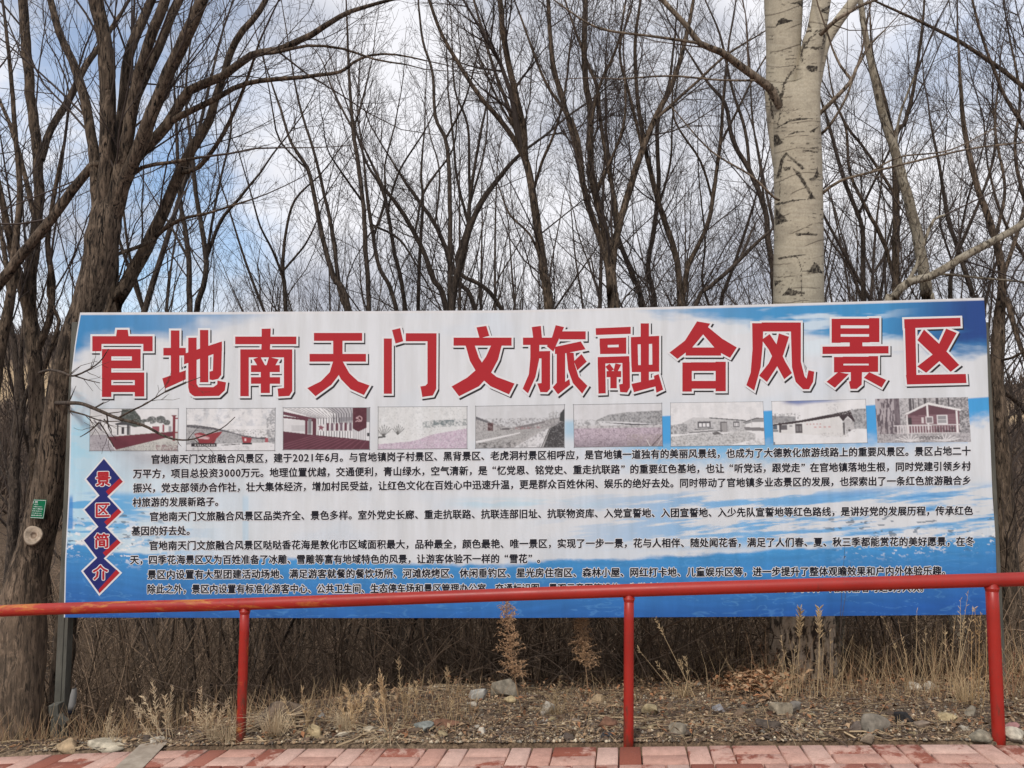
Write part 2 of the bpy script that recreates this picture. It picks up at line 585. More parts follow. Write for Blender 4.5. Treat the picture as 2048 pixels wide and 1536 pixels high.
# ------------------------------------------------------------------ pavement of pink bricks
def build_pavement():
    root = empty("pavement", (0.56, 3.64, 0))
    tag(root, kind="structure")
    e1 = np.array([1, -.143, .0575]); e1 /= np.linalg.norm(e1)
    e2 = np.cross(np.array([0, 0, 1.]), e1); e2 /= np.linalg.norm(e2)
    nz = np.cross(e1, e2)
    O = np.array([0.56 + .0, 3.645, 0.060])
    b = MB(); cols = []
    rb = random.Random(5)
    c = .2

    def pt(s, q, h):
        return O + e1 * (s * (1 - .055 * q)) + e2 * (q - .0) + nz * h + e2 * (.012 * math.sin(s * 1.7) - .03 * min(0, s + 1.2) ** 2)

    def brick(s0, s1, q0, q1):
        g = .0030
        s0 += g + rb.uniform(0, .0012); s1 -= g + rb.uniform(0, .0012); q0 += g; q1 -= g + rb.uniform(0, .0012)
        h = rb.uniform(-.0015, .002); bv = .004
        base = len(b.v)
        for (a, d, hh) in ((0, 0, -.06), (0, 0, h - bv), (bv, bv, h)):
            for (ss, qq) in ((s0 + a, q0 + d), (s1 - a, q0 + d), (s1 - a, q1 - d), (s0 + a, q1 - d)):
                b.v.append(tuple(pt(ss, qq, hh)))
        for L in (0, 4):
            for k in range(4):
                k2 = (k + 1) % 4
                b.f.append((base + L + k, base + L + k2, base + L + 4 + k2, base + L + 4 + k))
        b.f.append((base + 8, base + 9, base + 10, base + 11))
        w = rb.random()
        col = (rb.random(), rb.uniform(.16, .33) if w < .55 else (rb.uniform(.33, .45) if w < .84 else rb.uniform(.5, .65)), rb.random())
        cols.extend([col] * 12)

    for r in range(0, 16):
        q1 = -.0 - r * c; q0 = q1 - c
        sh = (r % 2) * .1 + .03
        for i in range(-32, 28):
            s0 = i * c + sh
            if (i + r) % 2 == 0:
                brick(s0, s0 + c, q0, q0 + c / 2); brick(s0, s0 + c, q0 + c / 2, q1)
            else:
                brick(s0, s0 + c / 2, q0, q1); brick(s0 + c / 2, s0 + c, q0, q1)
    V = np.array(b.v)
    me = mesh_np("bricks", V, np.array(b.f), None, np.array(cols), False, M['brick'], root.location)
    link("bricks", me, root)
    s = MB()
    s.poly([pt(-6.6, -3.3, -.0075), pt(5.8, -3.3, -.0075), pt(5.8, -.002, -.0075), pt(-6.6, -.002, -.0075)])
    s.poly([pt(-6.6, -.002, -.0075), pt(5.8, -.002, -.0075), pt(5.8, -.002, -.09), pt(-6.6, -.002, -.09)])
    s.build("joint_sand", M['sand'], root, off=root.location)
    g = MB()
    c = [P(205, 1560, 3.62), P(268, 1560, 3.62), P(338, 1493, 4.06), P(290, 1494, 4.09)]
    g.poly([np.array([p[0], p[1], O[2] + .0575 * (p[0] - O[0]) + .006]) for p in c])
    g.build("concrete_strip", M['concrete'], root, off=root.location)


build_pavement()

# ------------------------------------------------------------------ red railing
def build_railing():
    pts = [(-420, 1252, 4.55), (0, 1222, 4.22), (490, 1208, 4.01), (1258, 1181, 3.70), (1985, 1160, 3.50), (2600, 1142, 3.33)]
    top = [P(*p) for p in pts]
    root = empty("railing", (0.56, 3.7, 0))
    tag(root, "worn red tube handrail on round posts along the brick pavement's edge", "railing")
    T = Tubes()
    p, r = smooth_path(top, [.0305] * len(top), .12)
    T.add(p, r, 20)
    T.build("handrail", M['rail'], root, off=root.location)
    for (px, py, d, bx, by, rad) in ((490, 1212, 4.01, 481, 1492, .0235), (1258, 1186, 3.70, 1257, 1488, .0235), (1983, 1164, 3.50, 1998, 1486, .0265)):
        a = P(px, py, d); b = P(bx, by, d - .005)
        q, rr = smooth_path([b - (b - a) * -.12, a], [rad, rad], .1)
        T = Tubes(); T.add(q, rr, 18)
        po = T.build("post", M['rail'], root, off=root.location)
        # weld collar under the rail
        u = (a - b) / np.linalg.norm(a - b)
        T = Tubes(); T.add([a - u * .040, a - u * .030, a - u * .022], [rad + .0005, rad + .003, rad + .006], 18)
        T.build("weld_bead", M['rail'], po, off=root.location)
    return root


railing = build_railing()

# ------------------------------------------------------------------ billboard
BA, BB = 5.002, -0.0335
BN = np.array([BB, -1.0, 0]); BN /= np.linalg.norm(BN)          # towards the viewer


def Bd(px, py, lift=0.0):
    r = ray(px, py)
    t = BA / (r[1] - BB * r[0])
    return CAM + r * t + BN * lift


def Bd_arr(px, py, lift=0.0):
    px = np.asarray(px, float); py = np.asarray(py, float)
    k = (px - 1024) / FOC; m = -(py - 768) / FOC
    rx = k; ry = FW[1] + UP[1] * m; rz = FW[2] + UP[2] * m
    t = BA / (ry - BB * rx)
    return np.stack([rx * t, ry * t, CAM[2] + rz * t], -1) + BN * np.asarray(lift)[..., None]


TOPC = [(160, 625), (430, 624), (700, 622.5), (1022, 620.5), (1300, 614.5), (1480, 610), (1665, 604.5), (1968, 595.5)]
BOTC = [(127.5, 1235), (600, 1236), (1000, 1236), (1500, 1233.5), (1996, 1229)]
LEFC = [(625, 160), (660, 154), (693, 149), (740, 143.5), (803, 140.6), (892, 139.5), (990, 136.7), (1120, 130), (1235, 127.5)]
RIGC = [(595.5, 1968), (660, 1973), (789, 1977), (875, 1980.5), (990, 1985), (1065, 1990.5), (1143, 1993), (1229, 1996)]


def board_root():
    c = Bd(1060, 1480)
    o = empty("billboard", (float(c[0]), float(c[1]), -.5))
    tag(o, "wide blue and white tourist billboard with red headline standing behind the railing", "billboard")
    return o


bb = board_root()
BO = np.array(bb.location)


def colmix(c, col, m):
    m = np.clip(m, 0, 1)[..., None]
    return c * (1 - m) + np.asarray(col) * m


KP = .83


def S(r, g, b):
    return np.minimum(lin((r, g, b)) / KP, .85)


def panel_color(px, py):
    c = np.ones(px.shape + (3,)) * S(203, 206, 209)
    big = fbm(px * .006, py * .012, 4)
    c = colmix(c, S(192, 202, 212), sstep(.5, .75, big) * .5)
    st = fbm(px * .008, (py + px * .015) * .07, 5, .6)          # streaks
    fine = fbm(px * .05, py * .09, 4, .6)
    # blue sky at top left
    h = np.interp(px, [120, 170, 230, 300, 420, 520, 620], [105, 72, 52, 44, 30, 15, -5])
    f = (py - 626) + (fbm(px * .012, py * .03, 4) - .5) * 46
    m = (1 - sstep(h - 22, h + 14, f)) * np.interp(px, [150, 300, 420, 520, 620], [1, .95, .75, .45, 0])
    c = colmix(c, S(56, 126, 178), m)
    # pale blue at the left edge beside the first picture
    m = (1 - sstep(140, 330, px)) * sstep(790, 870, py) * .8 + (1 - sstep(150, 210, px)) * sstep(770, 800, py) * .3 * sstep(.45, .6, fine)
    c = colmix(c, S(160, 200, 222), m)
    m = (1 - sstep(300, 620, px)) * sstep(900, 960, py) * .45
    c = colmix(c, S(178, 205, 222), m)
    # blue sky at top right
    h = np.interp(px, [1200, 1300, 1420, 1540, 1620, 1740, 1840, 1980], [-8, 14, 34, 50, 62, 80, 88, 118])
    f = (py - np.interp(px, [1300, 1968], [614, 595])) + (fbm(px * .009 + 9, py * .035, 5, .6) - .5) * 64
    m = (1 - sstep(h - 20, h + 12, f)) * np.interp(px, [1200, 1300, 1420, 1540], [0, .55, .9, 1])
    c = colmix(c, S(62, 136, 186), m)
    m2 = (1 - sstep(h - 40, h + 10, f)) * sstep(1740, 1960, px + (py - 600) * .25)
    c = colmix(c, S(34, 66, 128), m2)
    wisp = sstep(.52, .68, fbm(px * .011 + 4, (py + px * .06) * .06, 4)) * sstep(1420, 1560, px) * (1 - sstep(700, 720, py)) * (1 - sstep(1700, 1850, px))
    c = colmix(c, S(200, 212, 220), wisp * .8)
    # blue band behind the right-hand pictures
    yt = np.interp(px, [1320, 1535, 1740, 1985], [832, 821, 810, 793])
    m = sstep(-1, 2, py - yt) * (1 - sstep(48, 105, py - yt + (fine - .5) * 24)) * sstep(1313, 1318, px)
    m = m * np.where(px > 1936, 1 - sstep(26, 62, py - yt + (fine - .5) * 30), 1)
    c = colmix(c, S(68, 150, 206), m)
    m = sstep(1120, 1135, px) * (1 - sstep(1150, 1180, px)) * sstep(835, 848, py) * (1 - sstep(862, 890, py)) * .6
    c = colmix(c, S(130, 185, 215), m)
    m = sstep(1180, 1300, px) * (1 - sstep(1560, 1800, px)) * sstep(884, 894, py) * (1 - sstep(896, 950, py + (fine - .5) * 30)) * .75
    c = colmix(c, S(110, 170, 208), m)
    # streaked water, right
    zone = sstep(968, 1000, py + (px - 1500) * .02) * (1 - sstep(1075, 1110, py)) * sstep(1000, 1500, px)
    wv = fbm(px * .0075 + 2, (py + (px - 1400) * .09) * .085, 5, .62)
    c = colmix(c, S(88, 158, 208), zone * sstep(.46, .60, wv) * .85)
    c = colmix(c, S(60, 128, 190), zone * sstep(.60, .70, wv) * .6 * sstep(1400, 1900, px))
    m = sstep(990, 1005, py) * (1 - sstep(1008, 1022, py)) * sstep(870, 960, px) * (1 - sstep(1130, 1250, px)) * .45
    c = colmix(c, S(150, 195, 215), m * sstep(.35, .6, st))
    # streaked water, left
    zone = (1 - sstep(220, 470, px)) * sstep(978, 996, py) * (1 - sstep(1120, 1150, py))
    c = colmix(c, S(96, 160, 205), zone * sstep(.40, .56, st))
    c = colmix(c, S(222, 226, 228), zone * sstep(1030, 1060, py) * sstep(.52, .62, fbm(px * .05, py * .09 + 7, 4, .65)) * .9)
    # deep blue water along the bottom
    yb = np.interp(px, [120, 230, 400, 700, 1000, 1300, 1500, 1700, 1850, 2000], [1080, 1100, 1112, 1120, 1122, 1113, 1103, 1090, 1082, 1068])
    f = py - yb + (fbm(px * .006, py * .06, 4) - .5) * 22 + (fine - .5) * 8
    m = sstep(-2, 7, f)
    deep = np.clip((py - yb) / 130, 0, 1)[..., None]
    wt = S(66, 138, 192) * (1 - deep) + S(38, 88, 158) * deep
    wave = fbm(px * .012, (py + 10 * np.sin(px * .012)) * .11, 4, .6)[..., None]
    wt = wt * (.86 + .3 * wave)
    rid = 1 - np.abs(fbm(px * .014 + 5, (py + 6 * np.sin(px * .02)) * .06, 3) - .5) * 2
    wt = wt + (S(110, 170, 215) - wt) * (sstep(.95, 1.0, rid) * .22)[..., None]
    c = c * (1 - m[..., None]) + wt * m[..., None]
    # foam specks
    fo = sstep(.62, .68, fbm(px * .09, py * .17, 3, .7)) * sstep(-34, 0, py - yb) * (1 - sstep(5, 42, py - yb)) * np.maximum(1 - sstep(250, 420, px), sstep(1620, 1800, px))
    c = colmix(c, S(225, 230, 232), fo * .9)
    c = colmix(c, S(70, 90, 110), sstep(.70, .74, fbm(px * .06 + 31, py * .16, 3)) * sstep(1010, 1030, py) * (1 - sstep(1090, 1110, py)) * np.maximum(1 - sstep(280, 380, px), sstep(1550, 1700, px)) * .7)
    # printed vertical bars and roll seams
    m = (1 - sstep(144, 147, px)) * sstep(985, 1000, py) * (1 - sstep(1056, 1060, py)) * .85
    c = colmix(c, S(66, 128, 190), m)
    m = sstep(483, 487, px) * (1 - sstep(495, 499, px)) * sstep(985, 1000, py) * (1 - sstep(1080, 1095, py)) * .4
    c = colmix(c, S(150, 190, 215), m)
    seam = sum(np.exp(-((px - s) / 7.0) ** 2) for s in (520, 800, 1080, 1360, 1660))
    c = c * (1 - .05 * seam[..., None])
    # weathering of the sheet
    c = c * (.955 + .09 * fbm(px * .03, py * .008, 3)[..., None])
    # bare white hem along the top and left edge
    ty = np.interp(px, [a for a, b in TOPC], [b for a, b in TOPC])
    c = colmix(c, (.74, .74, .75), 1 - sstep(4, 5.5, py - ty))
    lx = np.interp(py, [a for a, b in LEFC], [b for a, b in LEFC])
    c = colmix(c, (.72, .75, .78), (1 - sstep(1.5, 2.6, px - lx)))
    ink = np.exp(-((px - 1012) / 1.2) ** 2) * sstep(1178, 1182, py)
    c = c * (1 - .8 * ink[..., None])
    return c


def panel_px(u, v):
    """photo pixel of panel coordinates (edges are slightly bowed)"""
    tx = np.interp(u, np.linspace(0, 1, len(TOPC)) * 0 + [(a - 160) / 1808 for a, b in TOPC], [b for a, b in TOPC])
    bx = np.interp(u, [(a - 127.5) / 1868.5 for a, b in BOTC], [b for a, b in BOTC])
    y = tx * (1 - v) + bx * v
    lx = np.interp(y, [a for a, b in LEFC], [b for a, b in LEFC])
    rx = np.interp(y, [a for a, b in RIGC], [b for a, b in RIGC])
    return lx * (1 - u) + rx * u, y


def grid_faces(ny, nx):
    i = (np.arange(ny - 1)[:, None] * nx + np.arange(nx - 1)[None, :])
    return np.stack([i, i + nx, i + nx + 1, i + 1], -1).reshape(-1, 4)


def build_panel():
    nx, ny = 1250, 420
    u, v = np.meshgrid(np.linspace(0, 1, nx), np.linspace(0, 1, ny))
    px, py = panel_px(u, v)
    # the stretched sheet is not quite flat
    rip = .0010 * (fbm(u * 9, v * 2.2, 3) - .5) * np.minimum(1, 6 * np.minimum(np.minimum(u, 1 - u), np.minimum(v, 1 - v)))
    W = Bd_arr(px, py, rip - .0008)
    c = panel_color(px, py)
    me = mesh_np("panel", W.reshape(-1, 3), grid_faces(ny, nx), None, c.reshape(-1, 3), True, M['print'], BO)
    link("panel", me, bb)
    # wrapped edge and steel backing
    loop = [(u_, 0) for u_ in np.linspace(0, 1, 40)] + [(1, v_) for v_ in np.linspace(0, 1, 14)[1:]] + [(u_, 1) for u_ in np.linspace(1, 0, 40)[1:]] + [(0, v_) for v_ in np.linspace(1, 0, 14)[1:-1]]
    e = MB()
    L = [panel_px(np.array(a), np.array(b)) for a, b in loop]
    n = len(L)
    for i in range(n):
        a = L[i]; b = L[(i + 1) % n]
        e.poly([Bd(a[0], a[1], -.0008), Bd(a[0], a[1], -.045), Bd(b[0], b[1], -.045), Bd(b[0], b[1], -.0008)])
    e.build("hem", M['white_print'], bb, off=BO)
    k = MB()
    k.poly([Bd(a[0], a[1], -.0455) for a in L])
    k.build("backing", M['frame'], bb, off=BO)
    for (x0, y0, x1, y1) in ((150, 640, 1965, 612), (150, 920, 1975, 905), (140, 1225, 1985, 1220)):
        f = MB(); a = Bd(x0, y0, -.068); b = Bd(x1, y1, -.068)
        f.box((a + b) / 2, (b - a) / 2, BN * .021, np.array([0, 0, .02])); f.build("cross_bar", M['frame'], bb, off=BO)
    # channel steel posts
    for px in (137.5, 1982):
        top = Bd(px, 640, -.12); z0 = float(zt(top[0], top[1])) - .25
        e1 = np.array([1, BB, 0]); e1 /= np.linalg.norm(e1)
        h = (top[2] - z0) / 2; c = np.array([top[0], top[1], z0 + h])
        m = MB()
        m.box(c + BN * .028, e1 * .034, BN * .004, np.array([0, 0, h]))
        m.box(c - e1 * .0305 - BN * .003, e1 * .0035, BN * .0265, np.array([0, 0, h]))
        m.box(c + e1 * .0305 - BN * .003, e1 * .0035, BN * .0265, np.array([0, 0, h]))
        m.box(c + e1 * .008 + BN * .035, e1 * .003, BN * .0025, np.array([0, 0, h]))
        m.build("post", M['steel'], bb, off=BO, bevel=.0015)


build_panel()

# ---- headline: the twelve characters as brush-free block strokes
def cA(*p): return [(120 + x / 3.4133, 590 + y / 3.4133) for x, y in p]
def cB(*p): return [(700 + x / 3.4133, 590 + y / 3.4133) for x, y in p]
def cC(*p): return [(1300 + x / 2.738, 570 + y / 2.738) for x, y in p]
def q(f, x0, y0, x1, y1, s=0.0): return f((x0, y0), (x1, y0 + s), (x1, y1 + s), (x0, y1))


GLYPHS = [
    # guan
    [cA((390, 238), (462, 238), (468, 285), (384, 285)), q(cA, 222, 282, 632, 333), q(cA, 222, 330, 283, 383), q(cA, 570, 330, 632, 383),
     q(cA, 288, 370, 350, 695), q(cA, 348, 370, 550, 418), q(cA, 492, 415, 550, 500), q(cA, 348, 448, 494, 500),
     q(cA, 348, 530, 575, 580), q(cA, 512, 578, 575, 692), q(cA, 348, 616, 514, 662)],
    # di
    [q(cA, 758, 243, 815, 560), q(cA, 707, 362, 858, 412), cA((700, 570), (858, 515), (858, 575), (718, 638)),
     cA((848, 402), (1105, 318), (1105, 382), (848, 472)), cA((877, 293), (932, 292), (932, 606), (945, 630), (905, 683), (885, 665), (877, 630)),
     cA((940, 630), (1048, 630), (1075, 610), (1076, 585), (1133, 597), (1125, 650), (1085, 688), (920, 691), (900, 680)),
     q(cA, 957, 240, 1012, 595), cA((1050, 360), (1105, 350), (1100, 545), (1080, 572), (1042, 580), (1022, 576), (1022, 524), (1045, 518))],
    # nan
    [cA((1378, 232), (1438, 230), (1436, 290), (1378, 290)), q(cA, 1197, 285, 1613, 335), cA((1378, 330), (1435, 330), (1432, 376), (1375, 376)),
     q(cA, 1232, 372, 1585, 425), q(cA, 1232, 424, 1288, 690), cA((1530, 424), (1585, 424), (1585, 655), (1565, 688), (1492, 692), (1487, 640), (1530, 635)),
     cA((1322, 438), (1368, 422), (1400, 482), (1350, 484)), cA((1428, 424), (1492, 440), (1466, 486), (1410, 484)),
     q(cA, 1305, 480, 1500, 525), q(cA, 1305, 562, 1502, 605), q(cA, 1372, 520, 1432, 668)],
    # tian
    [q(cA, 1735, 260, 2062, 312), q(cA, 1705, 403, 2088, 454), q(cA, 1866, 310, 1928, 406),
     cA((1866, 452), (1928, 452), (1903, 545), (1852, 612), (1745, 690), (1690, 636), (1782, 590), (1842, 528)),
     cA((1872, 452), (1928, 452), (1975, 535), (2035, 590), (2112, 618), (2075, 682), (1985, 642), (1920, 575), (1885, 510))],
    # men
    [q(cB, 232, 298, 285, 673), cB((288, 240), (342, 227), (362, 315), (312, 330)), q(cB, 382, 262, 590, 315),
     cB((530, 313), (590, 313), (588, 640), (565, 685), (495, 695), (482, 625), (515, 620), (530, 605))],
    # wen
    [cB((865, 222), (930, 212), (950, 278), (885, 294)), q(cB, 708, 292, 1102, 345),
     cB((965, 343), (1035, 343), (1010, 440), (960, 535), (880, 622), (745, 690), (695, 625), (800, 565), (875, 500), (930, 420)),
     cB((790, 343), (850, 343), (880, 430), (925, 500), (1000, 560), (1122, 605), (1085, 677), (960, 622), (880, 552), (820, 450))],
    # lv
    [cB((1242, 220), (1302, 212), (1310, 296), (1252, 296)), q(cB, 1182, 292, 1380, 340),
     cB((1232, 338), (1292, 338), (1290, 440), (1265, 560), (1215, 670), (1180, 640), (1222, 540), (1232, 430)),
     cB((1288, 385), (1365, 383), (1365, 640), (1345, 663), (1300, 662), (1280, 605), (1308, 602), (1308, 432), (1288, 432)),
     cB((1405, 207), (1460, 220), (1446, 252), (1388, 385), (1345, 350), (1380, 290)), q(cB, 1430, 249, 1608, 302),
     cB((1400, 355), (1575, 318), (1607, 370), (1470, 397), (1400, 402)), cB((1412, 390), (1468, 390), (1468, 595), (1497, 575), (1502, 612), (1420, 677), (1385, 630), (1412, 600)),
     cB((1530, 452), (1580, 405), (1615, 455), (1552, 512)), cB((1478, 392), (1526, 396), (1532, 470), (1560, 560), (1620, 620), (1585, 672), (1522, 600), (1490, 510))],
    # rong
    [cB((1678, 228), (1915, 218), (1915, 264), (1680, 272)), cB((1705, 298), (1885, 291), (1885, 336), (1705, 342)), cB((1707, 360), (1885, 356), (1885, 400), (1708, 402)),
     cB((1705, 340), (1758, 340), (1758, 362), (1707, 362)), cB((1835, 336), (1885, 336), (1885, 358), (1835, 360)),
     cB((1692, 425), (1905, 418), (1907, 462), (1692, 468)), cB((1692, 466), (1742, 466), (1745, 670), (1697, 672)),
     cB((1860, 460), (1908, 460), (1910, 630), (1890, 665), (1845, 662), (1838, 612), (1862, 607)),
     cB((1745, 490), (1772, 470), (1800, 508), (1772, 526)), cB((1812, 468), (1850, 476), (1826, 522), (1800, 516)), q(cB, 1752, 520, 1850, 560), q(cB, 1778, 558, 1820, 636),
     [(1262, 674.5), (1318, 672), (1318, 687), (1262, 689)], [(1263, 731), (1318, 729), (1318, 743), (1264, 744)], [(1262, 688), (1275, 688), (1276, 732), (1263, 732)],
     [(1304.5, 686), (1318, 686), (1318, 730), (1305, 730)], [(1281.5, 647), (1297.5, 647), (1297.5, 768), (1282, 768)],
     [(1263, 768), (1311, 758), (1313, 772), (1268, 784)], [(1308, 752), (1317, 748.5), (1326, 779), (1313, 785)]],
    # he
    [cC((258, 200), (328, 212), (300, 258), (230, 342), (150, 404), (108, 370), (192, 305)), cC((280, 240), (318, 232), (395, 295), (474, 342), (438, 398), (370, 362), (290, 268)),
     q(cC, 196, 343, 388, 386), q(cC, 178, 425, 228, 583), q(cC, 226, 424, 362, 470), q(cC, 360, 421, 414, 581), q(cC, 226, 526, 362, 567)],
    # feng
    [cC((560, 210), (620, 210), (616, 330), (605, 450), (570, 577), (528, 548), (552, 480), (562, 350)), q(cC, 612, 206, 825, 254),
     cC((772, 252), (825, 252), (825, 420), (845, 500), (858, 515), (868, 468), (898, 475), (892, 530), (870, 570), (838, 570), (798, 530), (778, 450)),
     cC((706, 266), (760, 284), (730, 380), (692, 450), (640, 530), (598, 496), (650, 430), (688, 350)), cC((612, 300), (655, 270), (702, 340), (740, 420), (776, 482), (735, 515), (690, 432), (650, 352))],
    # jing
    [q(cC, 995, 186, 1043, 316), q(cC, 1200, 182, 1255, 312), q(cC, 1041, 185, 1202, 220), q(cC, 1041, 238, 1202, 268), q(cC, 1041, 284, 1202, 314),
     q(cC, 1094, 312, 1162, 340), q(cC, 945, 338, 1305, 377, -3), q(cC, 1008, 395, 1058, 478), q(cC, 1198, 390, 1248, 475), q(cC, 1056, 393, 1200, 430), q(cC, 1056, 441, 1200, 477),
     cC((1100, 475), (1160, 475), (1158, 545), (1132, 568), (1098, 568), (1090, 530), (1100, 525)), cC((1030, 478), (1087, 488), (1012, 562), (968, 530)), cC((1200, 478), (1292, 520), (1268, 560), (1172, 508))],
    # qu
    [cC((1392, 188), (1698, 180), (1700, 226), (1394, 236)), cC((1396, 232), (1452, 232), (1458, 495), (1404, 498)), cC((1402, 494), (1728, 488), (1732, 536), (1408, 544)),
     cC((1622, 240), (1678, 263), (1602, 400), (1512, 480), (1464, 446), (1560, 372)), cC((1500, 245), (1590, 330), (1692, 438), (1646, 475), (1560, 392), (1465, 302))],
]


def inflate(poly, d):
    """polygon grown outward by d pixels with mitred corners"""
    p = np.array(poly, float)
    a = np.sum(p[:, 0] * np.roll(p[:, 1], -1) - np.roll(p[:, 0], -1) * p[:, 1])
    if a < 0: p = p[::-1]
    e = np.roll(p, -1, 0) - p
    e /= np.linalg.norm(e, axis=1, keepdims=True) + 1e-9
    n = np.stack([e[:, 1], -e[:, 0]], 1)
    n0 = np.roll(n, 1, 0)
    b = n + n0
    b /= np.maximum(np.sum(b * n, axis=1, keepdims=True), .35)
    # mitre length limited
    ln = np.linalg.norm(b, axis=1, keepdims=True)
    b = b * np.minimum(1, 1.9 / ln)
    return p + b * d


def build_headline():
    from mathutils.geometry import tessellate_polygon
    for gi, strokes in enumerate(GLYPHS):
        out = {'r': ([], []), 'w': ([], []), 's': ([], [])}
        for si, st in enumerate(strokes):
            for key, d, dx, dy, lift in (('s', 3.6, 2.9, 3.5, .0002), ('w', 4.2, 0, 0, .0006), ('r', 0.3, 0, 0, .0010)):
                pl = inflate(st, d) + np.array([dx, dy])
                tris = tessellate_polygon([[Vector((a, b, 0)) for a, b in pl]])
                V, F = out[key]
                base = len(V)
                V += [Bd(a, b, lift + si * .000015) for a, b in pl]
                for tr in tris:
                    i, j, k = tr
                    o = (pl[j][0] - pl[i][0]) * (pl[k][1] - pl[i][1]) - (pl[j][1] - pl[i][1]) * (pl[k][0] - pl[i][0])
                    F.append((base + i, base + j, base + k) if o < 0 else (base + i, base + k, base + j))
        ch = None
        for key, name, mt in (('r', 'headline_character', 'red_print'), ('w', 'white_outline', 'white_print'), ('s', 'drop_shadow', 'shadow_print')):
            V, F = out[key]
            me = mesh_np(name, V, None, np.array(F), None, False, M[mt], BO)
            o = link(name, me, bb if ch is None else ch)
            if ch is None: ch = o


build_headline()

# ---- small lettering from Blender's own built-in typeface
_gl = {}


def glyph(ch):
    if ch not in _gl:
        cu = bpy.data.curves.new("letter", 'FONT'); cu.body = ch; cu.size = 1; cu.resolution_u = 2
        o = bpy.data.objects.new("letter", cu); sc.collection.objects.link(o)
        dg = bpy.context.evaluated_depsgraph_get()
        me = bpy.data.meshes.new_from_object(o.evaluated_get(dg))
        V = np.array([v.co[:2] for v in me.vertices], float).reshape(-1, 2)
        me.calc_loop_triangles()
        T = np.array([t.vertices[:] for t in me.loop_triangles], int).reshape(-1, 3)
        bpy.data.objects.remove(o); bpy.data.curves.remove(cu); bpy.data.meshes.remove(me)
        _gl[ch] = (V, T)
    return _gl[ch]


def adv(ch):
    return .60 if ch in '0123456789' else 1.0


class Lettering:
    """glyphs in photo pixels on the board; weight and halo come from shifted copies"""
    def __init__(self):
        self.V = []; self.F = []; self.L = []; self.n = 0

    def char(self, ch, ox, oy, sx, sy, slope, shifts, lift, proj):
        V, T = glyph(ch)
        if len(V) == 0: return
        k = 1.0; dx = 0; dy = 0
        if ch in '0123456789': k = 1.08; dx = .035
        if ch == '“': dx = .50; dy = .08
        if ch == '”': dx = .08; dy = .08
        for i, (a, b) in enumerate(shifts):
            x = ox + (V[:, 0] * k + dx + a) * sx
            y = oy - (V[:, 1] * k + dy + b - .385) * sy + (x - ox) * slope
            self.V.append(proj(x, y, np.full(len(x), lift + i * .000015)))
            self.F.append(T + self.n)
            self.n += len(V)

    def line(self, text, x0, y0, x1, y1, size, shifts, lift, proj):
        tot = sum(adv(c) for c in text)
        if text[-1] in '，。、': tot -= .55
        w = (x1 - x0) / tot
        sl = (y1 - y0) / (x1 - x0)
        x = x0
        for c in text:
            self.char(c, x, y0 + (x - x0) * sl, w * .985, size, sl, shifts, lift, proj)
            x += w * adv(c)

    def build(self, name, mat, parent, off):
        V = np.concatenate(self.V); F = np.concatenate(self.F)
        return link(name, mesh_np(name, V, None, F, None, False, mat, off), parent)


BOLD = [(0, 0), (.034, .0), (-.034, 0), (0, .03), (0, -.03), (.024, .02), (-.024, -.02)]
HALO = [(.10 * math.cos(a), .10 * math.sin(a)) for a in np.arange(8) * math.pi / 4]
LINES = [
    ("官地南天门文旅融合风景区，建于2021年6月。与官地镇岗子村景区、黑背景区、老虎洞村景区相呼应，是官地镇一道独有的美丽风景线，也成为了大德敦化旅游线路上的重要风景区。景区占地二十", 302, 918.5, 1942, 901.5),
    ("万平方，项目总投资3000万元。地理位置优越，交通便利，青山绿水，空气清新，是“忆党恩、铭党史、重走抗联路”的重要红色基地，也让“听党话，跟党走”在官地镇落地生根，同时党建引领乡村", 266, 947.5, 1942, 932),
    ("振兴，党支部领办合作社，壮大集体经济，增加村民受益，让红色文化在百姓心中迅速升温，更是群众百姓休闲、娱乐的绝好去处。同时带动了官地镇多业态景区的发展，也探索出了一条红色旅游融合乡", 266, 976, 1943, 960.5),
    ("村旅游的发展新路子。", 265, 1004.5, 438, 1003),
    ("官地南天门文旅融合风景区品类齐全、景色多样。室外党史长廊、重走抗联路、抗联连部旧址、抗联物资库、入党宣誓地、入团宣誓地、入少先队宣誓地等红色路线，是讲好党的发展历程，传承红色", 299, 1033, 1946.5, 1021),
    ("基因的好去处。", 263, 1062, 381, 1061),
    ("官地南天门文旅融合风景区哒哒香花海是敦化市区域面积最大，品种最全，颜色最艳、唯一景区，实现了一步一景，花与人相伴、随处闻花香，满足了人们春、夏、秋三季都能赏花的美好愿景，在冬", 298, 1091, 1949.5, 1082.5),
    ("天，四季花海景区又为百姓准备了冰雕、雪雕等富有地域特色的风景，让游客体验不一样的“雪花”。", 260, 1119.5, 1082, 1117),
    ("景区内设置有大型团建活动场地、满足游客就餐的餐饮场所、河滩烧烤区、休闲垂钓区、星光房住宿区、森林小屋、网红打卡地、儿童娱乐区等，进一步提升了整体观瞻效果和户内外体验乐趣。", 294.5, 1149, 1892, 1141.5),
    ("除此之外，景区内设置有标准化游客中心、公共卫生间、生态停车场和景区管理办公室、交通标识图、景观示意图等设施，为游客提供了良好的服务，游客接待量年年攀升，年接待游客可达5万人次。", 294, 1178, 1848, 1174.5),
]


def build_text():
    tx, ha = [], []
    for ln, (s, x0, y0, x1, y1) in enumerate(LINES):
        T = Lettering(); T.line(s, x0, y0, x1, y1, 19.6, BOLD, .0006, Bd_arr)
        o = T.build("text_line", M['text_print'], bb, BO)
        H = Lettering(); H.line(s, x0, y0, x1, y1, 19.6, HALO, .0002, Bd_arr)
        H.build("white_halo", M['white_print'], o, BO)


build_text()

